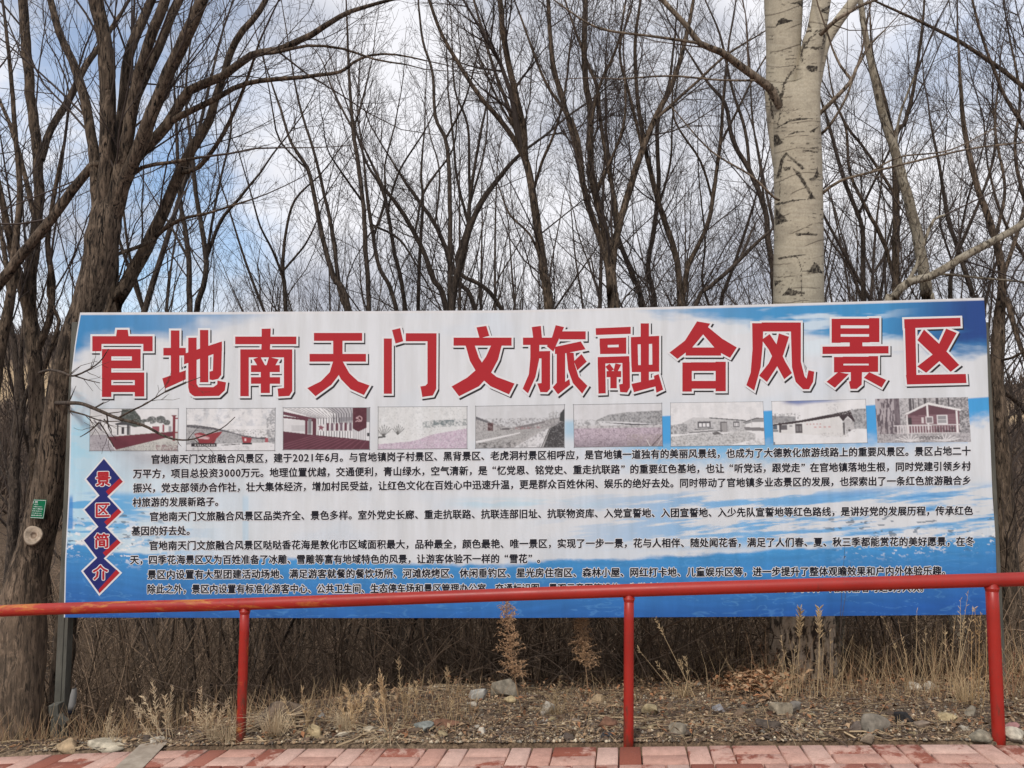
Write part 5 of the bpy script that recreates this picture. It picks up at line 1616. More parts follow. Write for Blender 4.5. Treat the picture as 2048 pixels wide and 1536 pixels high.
def build_poplar():
    D = 5.62
    stems = [([(1612, 1420, 150), (1607, 1370, 128), (1605, 1300, 121), (1604, 1240, 119), (1600, 1000, 108), (1598, 800, 102), (1597, 605, 97.5), (1597, 480, 96), (1597, 400, 94), (1595, 320, 94), (1592, 260, 95), (1588, 215, 92), (1584, 180, 80)], 170, 0),
             ([(1566, 330, 40), (1566, 250, 62), (1566, 190, 72), (1567, 140, 70), (1567, 83, 69.5), (1567, 0, 77), (1566, -90, 74), (1564, -200, 66)], 120, .05),
             ([(1606, 330, 60), (1609, 250, 62), (1612, 190, 56), (1617, 140, 46), (1626, 90, 44), (1634, 55, 38), (1643, 0, 37), (1650, -70, 33), (1660, -180, 26)], 80, -.06),
             ([(1612, 230, 40), (1624, 170, 36), (1636, 125, 30), (1650, 85, 24), (1675, 45, 22), (1708, 0, 20), (1745, -60, 17), (1790, -150, 12)], 48, -.02)]
    base = None
    ST = []; COL = []; FA = []; nb = 0
    TW = Tubes(); rg = np.random.default_rng(90)
    for tr, k, dz in stems:
        p, r = px_path([(a, b, w, D + dz) for a, b, w in tr], D)
        pp, rr = smooth_path(p, r, .006)
        if base is None: base = pp[0].copy()
        T = Tubes(); T.add(pp, rr, k)
        me = T.mesh("tmp", None, None, .018, 5)
        n = len(me.vertices); V = np.empty(n * 3); me.vertices.foreach_get("co", V); V = V.reshape(-1, 3)
        bpy.data.meshes.remove(me)
        # pixel the vertex lies at, unrolled about the stem so that marks stay on the bark
        ring = np.repeat(np.arange(len(pp)), k)
        rel = V - CAM
        kx = rel[:, 0] / (rel @ FW); ky = (rel @ UP) / (rel @ FW)
        px = 1024 + FOC * kx; py = 768 - FOC * ky
        c = poplar_color(px, py, V, pp[ring][:, 1])
        if dz == 0:
            lo = sstep(1200, 1260, py)
            ax = pp[ring]; dirv = V - ax; dirv[:, 2] = 0
            dirv /= np.linalg.norm(dirv, axis=1, keepdims=True) + 1e-9
            an = np.arctan2(dirv[:, 1], dirv[:, 0])
            V = V + dirv * (lo * .035 * (fbm(an * 5 + 2 * fbm(an * 2, V[:, 2] * 4, 2), V[:, 2] * 3.5, 4, .6) - .5))[:, None]
        i0 = nb + np.arange(len(pp) - 1)[:, None] * k; j = np.arange(k)[None, :]; j2 = (j + 1) % k
        FA.append(np.stack([i0 + j, i0 + j2, i0 + k + j2, i0 + k + j], -1).reshape(-1, 4))
        ST.append(V); COL.append(c); nb += n
    root = empty("poplar_tree", base)
    tag(root, "thick white-barked poplar with dark scars standing behind the billboard's right half", "tree")
    link("trunk", mesh_np("trunk", np.concatenate(ST), np.concatenate(FA), None, np.concatenate(COL), True, M['poplar'], base), root)
    # limbs
    LB = Tubes()
    for tr, bark in (([(1560, 215, 14, D - .08), (1548, 192, 17, D - .1), (1537, 174, 17, D - .12), (1471, 125, 15, D - .2), (1442, 104, 14, D - .25), (1400, 87, 12, D - .3), (1375, 54, 11, D - .3), (1325, 0, 10, D - .3), (1270, -60, 7, D - .3)], 1),
                     ([(1402, 87, 6, D - .3), (1350, 79, 6, D - .3), (1292, 71, 5, D - .25), (1221, 62, 5, D - .2), (1175, 46, 4, D - .2), (1108, 0, 3, D - .2)], 1),
                     ([(1640, 70, 9, D - .2), (1652, 58, 9, D - .24), (1677, 37, 8, D - .3), (1720, 12, 7, D - .3), (1746, 2, 5, D - .3)], 1),
                     ([(1632, 232, 9, D - .05), (1645, 222, 9, D - .1), (1700, 165, 8, D - .2), (1712, 138, 7, D - .2), (1740, 90, 5, D - .2), (1770, 60, 3, D - .2)], 1),
                     ([(1703, 160, 6, D - .2), (1680, 130, 5, D - .2), (1664, 95, 4, D - .2)], 1),
                     ([(1636, 396, 7, D - .05), (1648, 384, 7, D - .1), (1680, 362, 6, D - .2), (1740, 345, 5, D - .3), (1850, 318, 4.5, D - .3), (1950, 296, 4, D - .3), (2060, 284, 3, D - .3)], 1),
                     ([(1740, 345, 4, D - .3), (1800, 314, 3.5, D - .3), (1900, 300, 3, D - .2), (2000, 250, 2, D - .2)], 1),
                     ([(1558, 400, 5, D - .1), (1545, 392, 5, D - .15), (1500, 350, 4, D - .2), (1420, 300, 3.5, D - .2), (1340, 210, 2.5, D - .2)], 1),
                     ([(1640, 270, 6, D - .05), (1660, 250, 6, D - .15), (1690, 200, 5, D - .2), (1712, 140, 4, D - .2)], 1),
                     ([(1515, 161, 5, D - .15), (1440, 160, 4, D - .2), (1340, 152, 4, D - .2), (1240, 158, 3, D - .2)], 1)):
        p, r = px_path(tr, D); pp, rr = smooth_path(p, r, .06)
        LB.add(pp, rr, 10)
        limb_twigs(TW, pp, rr, rg, .45, -9, .8, .2, None, .5)
    LB.build("limbs", M['limb'], root, off=base, rough=.03)
    TW.build("crown", M['twig_brown'], root, off=base)
    return root


build_poplar()


# ---------------- thin trees filling the wood behind
def far_trees():
    rg = np.random.default_rng(77)
    protos = []
    global CLEAR_BOARD
    CLEAR_BOARD = False
    for i in range(7):
        ST = Tubes(); TW = Tubes()
        H = rg.uniform(5.2, 8.2)
        n = 9; pts = [np.zeros(3)]; d = np.array([rg.normal(0, .08), rg.normal(0, .08), 1.])
        for j in range(n - 1):
            d = d + rg.normal(0, .06, 3); d[2] = max(d[2], .8); d /= np.linalg.norm(d); pts.append(pts[-1] + d * H / (n - 1))
        pts = np.array(pts); r0 = H * rg.uniform(.0055, .0095); rad = np.linspace(r0, r0 * .18, n)
        pp, rr = smooth_path(pts, rad, .25); ST.add(pp, rr, 7)
        nf = rg.integers(4, 8)
        for f in range(nf):
            i0 = int(len(pp) * rg.uniform(.18, .8)); L = (H - pp[i0][2]) * rg.uniform(.45, .85)
            az = rg.uniform(0, 6.28); a = rg.uniform(.25, .6); dd = np.array([math.cos(az) * math.sin(a), math.sin(az) * math.sin(a), math.cos(a)])
            q = [pp[i0]]
            for j in range(6):
                dd = dd + rg.normal(0, .09, 3) + UPV * .06; dd /= np.linalg.norm(dd); q.append(q[-1] + dd * L / 6)
            q, r2 = smooth_path(np.array(q), np.linspace(rr[i0] * .62, rr[i0] * .12 + .002, 7), .25); ST.add(q, r2, 5)
            limb_twigs(TW, q, r2, rg, .62, -9, 1.3, .1, None, 1.0)
        limb_twigs(TW, pp, rr, rg, .5, 1.0, 1.3, .2, None, 1.0)
        protos.append((ST.mesh("trunk", M['bark_thin'], None, .04, i), TW.mesh("crown", M['twig'])))
    CLEAR_BOARD = True
    n = 0
    k = 0
    while n < 54 and k < 4000:
        k += 1
        y = rg.uniform(8.8, 19)
        px = rg.uniform(-160, 2210)
        x = (px - 1024) / FOC * y
        if n > 34 and not (px < 250 or px > 1640): continue
        if px < 420 and rg.random() < .5: continue
        z = float(zt(x, y)) - .1
        tm, cm = protos[n % len(protos)]
        o = empty("thin_tree", (x, y, z)); s = rg.uniform(.8, 1.15)
        if y > 14: s *= 1.1
        o.scale = (s, s, s); o.rotation_euler = (rg.normal(0, .05), rg.normal(0, .05), rg.uniform(0, 6.28))
        tag(o, "thin bare tree in the thicket far behind the billboard", "tree", "thin bare trees of the wood behind the billboard")
        link("trunk", tm, o); link("crown", cm, o)
        n += 1


def shrubs():
    rg = np.random.default_rng(123)
    protos = []
    for i in range(4):
        ST = Tubes(); TW = Tubes()
        for j in range(8):
            d = np.array([rg.normal(0, .13), rg.normal(0, .13), 1.]); H = rg.uniform(4.4, 6.0); p = [np.array([rg.normal(0, .08), rg.normal(0, .08), 0])]
            for k in range(9):
                d = d + rg.normal(0, .075, 3) + np.array([p[-1][0], p[-1][1], 0]) * .02; d /= np.linalg.norm(d); p.append(p[-1] + d * H / 9)
            r0 = rg.uniform(.012, .024); pp, rr = smooth_path(np.array(p), np.linspace(r0, .0025, 10), .2); ST.add(pp, rr, 6)
            limb_twigs(TW, pp, rr, rg, .9, 2.4, .9, .35, None, 1.0)
        protos.append((ST.mesh("stems", M['bark_thin'], None, .03, i), TW.mesh("crown", M['twig'])))
    spots = (300, 345, 470, 520, 610, 665, 760, 815, 880, 985, 1035, 1150, 1275, 1410, 1480, 1515, 1690, 1830)
    for n, px in enumerate(spots):
        y = rg.uniform(8.8, 11.5); x = (px - 1024) / FOC * y; z = float(zt(x, y)) - .1
        top = P(px, rg.uniform(500, 585), y)[2]; s_ = (top - z) / 5.6
        o = empty("bare_shrub", (x, y, z)); o.scale = (s_, s_, s_); o.rotation_euler = (0, 0, rg.uniform(0, 6.28))
        tag(o, "low bushy bare shrub whose twigs just top the billboard's upper edge", "shrub", "bare shrubs just topping the billboard")
        link("stems", protos[n % 4][0], o); link("crown", protos[n % 4][1], o)


if TREES:
    far_trees()
    CLEAR_BOARD = False
    shrubs()
    CLEAR_BOARD = True


# ---------------- undergrowth
def brush():
    rg = np.random.default_rng(5)
    T = Tubes()
    N = 6200
    for i in range(N):
        y = 5.75 + 11 * rg.random() ** 1.4
        px = rg.uniform(-120, 2170); x = (px - 1024) / FOC * y
        z = float(zt(x, y)) - .05
        side = px < 160 or px > 1960
        h = rg.uniform(.7, 2.4) * (1.2 if px > 1960 else .95 if side else 1)
        if x > 1.2 and y < 6.6: h *= .5
        a = rg.uniform(0, 6.28); lean = abs(rg.normal(0, .45))
        d = np.array([math.cos(a) * lean, math.sin(a) * lean * .6, 1.]); d /= np.linalg.norm(d)
        n = 6; pts = [np.array([x, y, z])]
        cv = rg.normal(0, .16, 3); cv[2] = -abs(cv[2]) * .5
        for j in range(n - 1):
            d = d + cv * .6 + rg.normal(0, .10, 3); d /= np.linalg.norm(d); pts.append(pts[-1] + d * h / (n - 1))
        r = rg.uniform(.0025, .008) * (1 if rg.random() < .9 else 2.0)
        k = rg.uniform(.5, 1.3) if rg.random() < .78 else rg.uniform(1.5, 2.6)
        col = np.array([.185, .130, .088]) * k
        pts = np.array(pts)
        if np.any(pts[:, 1] - BB * pts[:, 0] - BA < .2): continue
        T.add(pts, np.linspace(r, r * .3, n), 3, col)
        for j in range(rg.integers(2, 5)):
            m = rg.integers(1, n - 1); s_ = rg.normal(0, 1, 3); s_[2] = abs(s_[2]) * .6; s_ /= np.linalg.norm(s_)
            q_ = [pts[m]]; dd = s_
            for w in range(4):
                dd = dd + rg.normal(0, .2, 3) + UPV * .08; dd /= np.linalg.norm(dd); q_.append(q_[-1] + dd * h * .09)
            q_ = np.array(q_)
            if np.all(q_[:, 1] - BB * q_[:, 0] - BA > .08): T.add(q_, np.linspace(r * .6, .0012, 5), 3, col)
    for i in range(420):
        y = rg.uniform(5.45, 7.2); px = rg.uniform(-60, 2100); x = (px - 1024) / FOC * y
        z = float(zt(x, y)); L = rg.uniform(.5, 1.6); a = rg.choice((0, math.pi)) + rg.normal(0, .6)
        d = np.array([math.cos(a) * .8, math.sin(a) * .4, rg.uniform(.5, 1.3)]); d /= np.linalg.norm(d); p = [np.array([x, y, z])]
        for j in range(9):
            d = d + rg.normal(0, .13, 3) + np.array([0, 0, -.13]); d /= np.linalg.norm(d); p.append(p[-1] + d * L / 9)
        p = np.array(p)
        if np.any(p[:, 1] - BB * p[:, 0] - BA < .15): continue
        r = rg.uniform(.002, .0055); T.add(p, np.linspace(r, .0012, 10), 4, np.array([.26, .19, .135]) * rg.uniform(.45, 1.35))
    for i in range(120):
        y = rg.uniform(6.2, 11); px = rg.uniform(-60, 2100); x = (px - 1024) / FOC * y
        z = float(zt(x, y)) - .1; h = rg.uniform(1.4, 2.6); d = np.array([rg.normal(0, .28), rg.normal(0, .1), 1.]); p = [np.array([x, y, z])]
        for j in range(6):
            d = d + rg.normal(0, .07, 3); d /= np.linalg.norm(d); p.append(p[-1] + d * h / 6)
        r = rg.uniform(.009, .026); T.add(p, np.linspace(r, r * .5, 7), 6, np.array([.085, .063, .048]) * rg.uniform(.5, 1.5))
    o = T.build("undergrowth", M['brush'], None)
    tag(o, "tangled dark brown undergrowth filling the slope below and beyond the billboard", "undergrowth", kind="stuff")
    # woods on the far hill
    T = Tubes()
    for i in range(4200):
        y = rg.uniform(22, 72); px = rg.uniform(-250, 2300); x = (px - 1024) / FOC * y
        z = float(zt(x, y))
        if 43 < y < 55 and rg.random() < .85: continue
        h = rg.uniform(.9, 2.4)
        col = np.array([.105, .074, .055]) * rg.uniform(.6, 1.3)
        p0 = np.array([x, y, z - .1])
        for j in range(3):
            e = p0 + np.array([rg.normal(0, .5), rg.normal(0, .5), h * rg.uniform(.6, 1)])
            T.add([p0, (p0 + e) / 2 + rg.normal(0, .12, 3), e], [.045, .03, .012], 3, col)
    o = T.build("hill_woods", M['brush'], None)
    tag(o, "far brown leafless wood covering the hillside behind everything", "wood", kind="stuff")


brush()


# ------------------------------------------------------------------ verge: stones, pebbles, leaves, weeds
def rock_mesh(name, sx, sy, sz, col, seed, mat='stone', off=None, sub=3, ang=.3):
    import bmesh
    bm = bmesh.new(); bmesh.ops.create_icosphere(bm, subdivisions=sub, radius=1)
    rg = np.random.default_rng(seed)
    V = np.array([v.co[:] for v in bm.verts])
    # flat facets cut the ball into an angular stone
    for i in range(13):
        n = rg.normal(0, 1, 3); n /= np.linalg.norm(n); h = rg.uniform(.36, .74)
        dd = V @ n; V = V - np.outer(np.maximum(dd - h, 0) * .97, n)
    V = (V - (V.max(0) + V.min(0)) / 2) / ((V.max(0) - V.min(0)) / 2)
    ph = rg.random(2) * 40
    nn = fbm(V[:, 0] * 2 + ph[0] + V[:, 2], V[:, 1] * 2 + ph[1] - V[:, 2], 4)
    V = V * (1 + .14 * (nn - .5))[:, None] * np.array([sx, sy, sz])
    F = np.array([[v.index for v in f.verts] for f in bm.faces]); bm.free()
    c = np.asarray(col) * (.82 + .36 * fbm(V[:, 0] * 60, V[:, 1] * 60 + V[:, 2] * 60, 3))[:, None]
    return mesh_np(name, V, None, F, c, False, M[mat])


def stones():
    W = (.52, .46, .37); Y = (.42, .33, .19); G = (.24, .205, .155); B = (.18, .125, .085); RB = (.17, .088, .055); T_ = (.37, .27, .165); BG = (.24, .235, .22)
    L = [  # px, py(bottom), w, h, colour, label
        (627, 1481, 32, 30, Y, "rounded pale yellow stone beside the brick edge right of the left rail post"),
        (208, 1505, 84, 17, (.44, .385, .29), "flat white slab lying on the brick edge near the billboard's left post"),
        (130, 1508, 44, 27, T_, "tan wedge-shaped rock at the foot of the billboard's left post"),
        (310, 1493, 32, 17, W, "white chip of rock at the brick edge under the leaning dry weeds"),
        (248, 1490, 18, 13, T_, "small orange-tan stone right of the flat white slab"),
        (540, 1464, 120, 52, (.17, .125, .088), "big brown boulder behind the left rail post"),
        (1008, 1402, 56, 38, G, "large grey boulder beneath the billboard's middle"),
        (955, 1404, 40, 24, (.36, .34, .30), "ragged pale rock touching the large grey boulder on its left"),
        (944, 1420, 22, 16, W, "cream stone just below the ragged pale rock"),
        (1020, 1412, 25, 18, Y, "cream yellow stone below the large grey boulder"),
        (1097, 1434, 30, 26, W, "two-toned whitish stone left of the middle rail post"),
        (1200, 1410, 30, 20, T_, "tan stone a hand above the brown stone at the middle rail post"),
        (1217, 1462, 37, 25, RB, "reddish brown stone against the left side of the middle rail post"),
        (1212, 1480, 26, 13, (.05, .048, .05), "black flat stone below the reddish brown stone"),
        (1300, 1434, 31, 23, Y, "chunky yellowish stone right of the middle rail post"),
        (1358, 1476, 36, 26, G, "smooth grey cobble at the brick edge right of the middle rail post"),
        (1386, 1360, 30, 22, (.33, .28, .22), "rounded beige stone at the edge of the brush beneath the headline"),
        (1438, 1428, 24, 17, (.30, .29, .29), "pale grey stone among gravel left of the poplar's foot"),
        (1478, 1440, 24, 22, B, "brown upright stone left of the poplar's foot"),
        (1566, 1436, 46, 30, (.36, .30, .215), "large tan stone in front of the poplar's foot"),
        (1594, 1430, 24, 22, (.24, .21, .175), "grey-tan stone touching the large tan stone"),
        (1540, 1462, 48, 19, (.095, .075, .06), "flat dark brown stone below the large tan stone"),
        (1757, 1471, 62, 38, (.20, .175, .14), "big angular grey-brown rock left of the right rail post"),
        (1716, 1468, 26, 22, (.14, .11, .09), "dark brown rock leaning on the big angular rock"),
        (1737, 1487, 28, 20, (.28, .22, .16), "tilted tan flake in front of the big angular rock"),
        (1813, 1450, 40, 22, (.028, .026, .026), "charred black lump right of the big angular rock"),
        (1905, 1447, 48, 17, Y, "long yellow stone near the right rail post"),
        (1942, 1440, 24, 24, G, "squat grey stone right of the long yellow stone"),
        (1848, 1460, 38, 16, (.26, .20, .15), "flat tan-brown stone below the charred black lump"),
        (1970, 1487, 50, 22, (.27, .24, .18), "mossy tan slab against the right rail post's foot"),
        (2036, 1490, 48, 28, (.48, .43, .34), "cream rock right of the right rail post at the photo's border"),
        (2029, 1468, 28, 20, (.36, .19, .18), "pink stone behind the cream rock at the photo's right border"),
        (1832, 1384, 34, 18, W, "white stone beneath the billboard's right end, further left of a pair"),
        (1866, 1386, 24, 20, W, "white stone beneath the billboard's right end, further right of a pair"),
        (965, 1474, 17, 18, W, "small white stone at the brick edge below the large grey boulder"),
        (640, 1443, 18, 15, BG, "small blue-grey stone above the rounded pale yellow stone"),
        (893, 1462, 56, 20, RB, "rust-brown slab of rock lying flat in the verge between two rail posts"),
        (846, 1466, 38, 18, (.21, .22, .20), "greenish grey stone left of the rust-brown slab"),
        (708, 1428, 50, 24, B, "brown humped rock among dry grass right of the left rail post"),
        (678, 1478, 42, 12, (.42, .36, .27), "low cream flake between yellow stone and bleached grass"),
        (738, 1470, 30, 14, (.40, .34, .25), "cream stone under the bleached grass tuft"),
        (612, 1486, 24, 10, (.15, .10, .07), "thin brown chip left of the rounded pale yellow stone"),
        (1150, 1452, 26, 14, (.26, .20, .15), "brownish stone left of the reddish brown stone"),
        (1398, 1374, 18, 10, W, "white flat chip beside the rounded beige stone"),
        (1648, 1478, 22, 14, (.34, .29, .20), "small tan stone between the large tan stone and the big angular rock"),
    ]
    for i, (px, py, w, h, col, lb) in enumerate(L):
        p = hit(px, py - h * .12); d = p[1]
        sx = w * d / FOC / 2; sz = h * d / FOC / 2 * 1.15
        me = rock_mesh("stone", sx, max(sx * .7, sz * .8), sz, col, 100 + i)
        o = link("stone", me); o.location = (p[0], p[1] + sx * .4, p[2] + sz * .55); o.rotation_euler = (0, random.uniform(-.15, .15), random.uniform(-.3, .3))
        tag(o, lb, "stone")
    # loose small stones, all alike
    protos = []
    cols = [W, Y, G, B, RB, T_, BG, (.13, .10, .08)]
    for k in range(10):
        protos.append(rock_mesh("loose_stone", 1, .85, .6, cols[(5, 0, 1, 3, 2, 5, 4, 7, 3, 1)[k]], 300 + k, sub=2))
    rg = np.random.default_rng(8); n = 0
    while n < 270:
        px = rg.uniform(20, 2040); py = rg.uniform(1385 if px > 900 else 1455, 1486)
        p = hit(px, py); t = p[1] - edge_y(p[0])
        if t < .05: continue
        o = link("loose_stone", protos[rg.integers(10)]); s = .009 + .024 * rg.random() ** 2.2
        o.location = (p[0], p[1], p[2] + s * .3); o.scale = (s * rg.uniform(.8, 1.4), s, s * rg.uniform(.7, 1.1)); o.rotation_euler = (0, 0, rg.uniform(0, 6.28))
        tag(o, "small fist-sized or lesser loose stone scattered over the gravelly verge", "stone", "small loose stones scattered over the verge"); n += 1
    # pebbles
    rg = np.random.default_rng(9)
    V = []; F = []; C = []
    oc = np.array([[1, 0, 0], [-1, 0, 0], [0, 1, 0], [0, -1, 0], [0, 0, 1], [0, 0, -1]], float)
    of = np.array([[0, 2, 4], [2, 1, 4], [1, 3, 4], [3, 0, 4], [2, 0, 5], [1, 2, 5], [3, 1, 5], [0, 3, 5]])
    m = 0
    pal = np.array([(.44, .335, .22), (.29, .205, .135), (.20, .132, .085), (.55, .46, .33), (.35, .23, .135), (.12, .09, .066), (.24, .21, .17)])
    NP_ = 46000
    XX = rg.uniform(-3.5, 3.9, NP_); TT = .015 + 2.5 * rg.random(NP_) ** 1.8; YY = edge_y(XX) + TT; ZZ = zt(XX, YY); SM = sstep(-2.2, .5, XX)
    CL = fbm(XX * 2.2, YY * 3, 3)
    for i in np.nonzero((TT < .35 + 2.1 * SM) & (CL + rg.normal(0, .10, NP_) > .40))[0]:
        x, y, z = XX[i], YY[i], ZZ[i]
        s = .003 + .0115 * rg.random() ** 2.6
        v = oc * (s * rg.uniform(.6, 1.3, (6, 1))) * np.array([1, 1, .7]); a = rg.uniform(0, 6.28); ca, sa = math.cos(a), math.sin(a)
        v = v @ np.array([[ca, -sa, 0], [sa, ca, 0], [0, 0, 1]]) + np.array([x, y, z + .007])
        V.append(v); F.append(of + m); m += 6; C.append(np.repeat([pal[rg.integers(7)] * rg.uniform(.7, 1.2)], 6, 0))
    o = link("gravel", mesh_np("gravel", np.concatenate(V), None, np.concatenate(F), np.concatenate(C), False, M['pebble']))
    tag(o, "loose gravel and grit covering the verge behind the bricks", "gravel", kind="stuff")


stones()


def litter():
    rg = np.random.default_rng(14)
    V = []; F = []; C = []; m = 0
    def leaf(x, y, z, s, col):
        nonlocal m
        a = rg.uniform(0, 6.28); u = np.array([math.cos(a), math.sin(a), rg.normal(0, .35)]); w = np.array([-math.sin(a), math.cos(a), rg.normal(0, .35)])
        c0 = np.array([x, y, z + rg.uniform(.002, .03)]); up = np.array([0, 0, s * rg.uniform(.1, .5)])
        v = [c0 - u * s, c0 - w * s * .45 + up, c0 + u * s, c0 + w * s * .45 + up, c0 - u * s * .3, c0 + u * s * .35]
        V.extend(v); F.extend([(m, m + 1, m + 4), (m + 4, m + 1, m + 5), (m + 1, m + 2, m + 5), (m, m + 4, m + 3), (m + 4, m + 5, m + 3), (m + 5, m + 2, m + 3)]); m += 6
        C.extend([col] * 6)
    pal = [(.29, .165, .09), (.36, .225, .13), (.19, .11, .065), (.42, .29, .175), (.14, .09, .058), (.31, .145, .07)]
    NL = 15000
    XX = rg.uniform(-3.4, 4.2, NL); TT = .04 + 3.0 * rg.random(NL) ** 1.25; YY = edge_y(XX) + TT; ZZ = zt(XX, YY); SM = sstep(-2.2, .5, XX)
    DN = .55 + .45 * sstep(.7, 1.6, TT) * sstep(-.2, 1.2, XX)
    for i in np.nonzero((TT < .5 + 2.6 * SM) & (rg.random(NL) < DN))[0]:
        x, y, z, t = XX[i], YY[i], ZZ[i], TT[i]
        leaf(x, y, z + (.05 * rg.random() if t > 1.3 else 0), rg.uniform(.006, .023), np.array(pal[rg.integers(6)]) * rg.uniform(.4, 1.1))
    # heap of brown leaves left of the poplar
    for i in range(900):
        p = hit(rg.normal(1520, 38), rg.normal(1372, 16)); leaf(p[0], p[1], p[2] + .10 * rg.random(), rg.uniform(.014, .034), np.array(pal[[0, 1, 5, 3][rg.integers(4)]]) * rg.uniform(.8, 1.35))
    o = link("leaf_litter", mesh_np("leaf_litter", np.array(V), None, np.array(F), np.array(C), False, M['leaf']))
    tag(o, "fallen brown leaves lying over the verge and heaped by the poplar's foot", "leaves", kind="stuff")
    # fallen straws and twigs
    T = Tubes()
    NS_ = 7000
    XX = rg.uniform(-3.4, 3.8, NS_); TT = .02 + 2.3 * rg.random(NS_) ** 1.4; SM = sstep(-2.2, .5, XX)
    for i in np.nonzero(TT < .38 + 2.1 * SM)[0]:
        x = XX[i]; y = float(edge_y(x)) + TT[i]; a = rg.uniform(-1.6, 1.6); L = .03 + .26 * rg.random() ** 2.4
        u = np.array([math.cos(a), math.sin(a) * .8, 0]); p = []
        for s in (-.5, -.17, .17, .5):
            q_ = np.array([x, y, 0]) + u * L * s + np.array([0, rg.normal(0, .03) * L, 0]); p.append(q_)
        p = np.array(p); p[:, 2] = zt(p[:, 0], np.maximum(p[:, 1], edge_y(p[:, 0]) + .01)) + rg.uniform(.006, .022, 4)
        k = rg.random()
        col = np.array([.45, .335, .205]) * rg.uniform(.6, 1.15) if k < .40 else np.array([.14, .10, .075]) * rg.uniform(.6, 1.3)
        r = rg.uniform(.0008, .0021) if rg.random() < .96 else rg.uniform(.003, .0065); T.add(p, [r, r, r, r * .6], 4, col)
    o = T.build("straw_litter", M['weed'], None)
    tag(o, "dry straws and broken twigs strewn over the verge", "straw", kind="stuff")


litter()

STRAW = np.array([.50, .36, .205]); TANW = np.array([.42, .26, .145]); PALE = np.array([.60, .475, .31]); DRK = np.array([.11, .08, .06])


def spike_plant(rg, T, S_, base, tip, col, r=.0016, seeds=28, frac=.45, head=.006):
    """one dry stem with a seed spike"""
    base = np.asarray(base); tip = np.asarray(tip)
    mid = (base + tip) / 2 + rg.normal(0, .012, 3)
    pp, rr = smooth_path([base, mid, tip], [r * 1.3, r, r * .45], .03)
    n = len(pp)
    T.add(pp, rr, 4, col)
    L = np.linalg.norm(tip - base)
    for j in range(seeds):
        f = 1 - frac * rg.random(); i = min(int(f * (n - 1)), n - 2); p = pp[i] + (pp[i + 1] - pp[i]) * rg.random()
        t_ = pp[i + 1] - pp[i]; t_ /= np.linalg.norm(t_)
        s = rg.normal(0, 1, 3); s -= t_ * s.dot(t_); s /= np.linalg.norm(s)
        l = head * rg.uniform(.8, 2.6) * (1.25 - f * .5) * 2
        e = p + (t_ * .75 + s * .65) * l
        S_.add([p, (p + e) / 2, e], [.0007, head * .28, .0008], 4, col * rg.uniform(.85, 1.3))


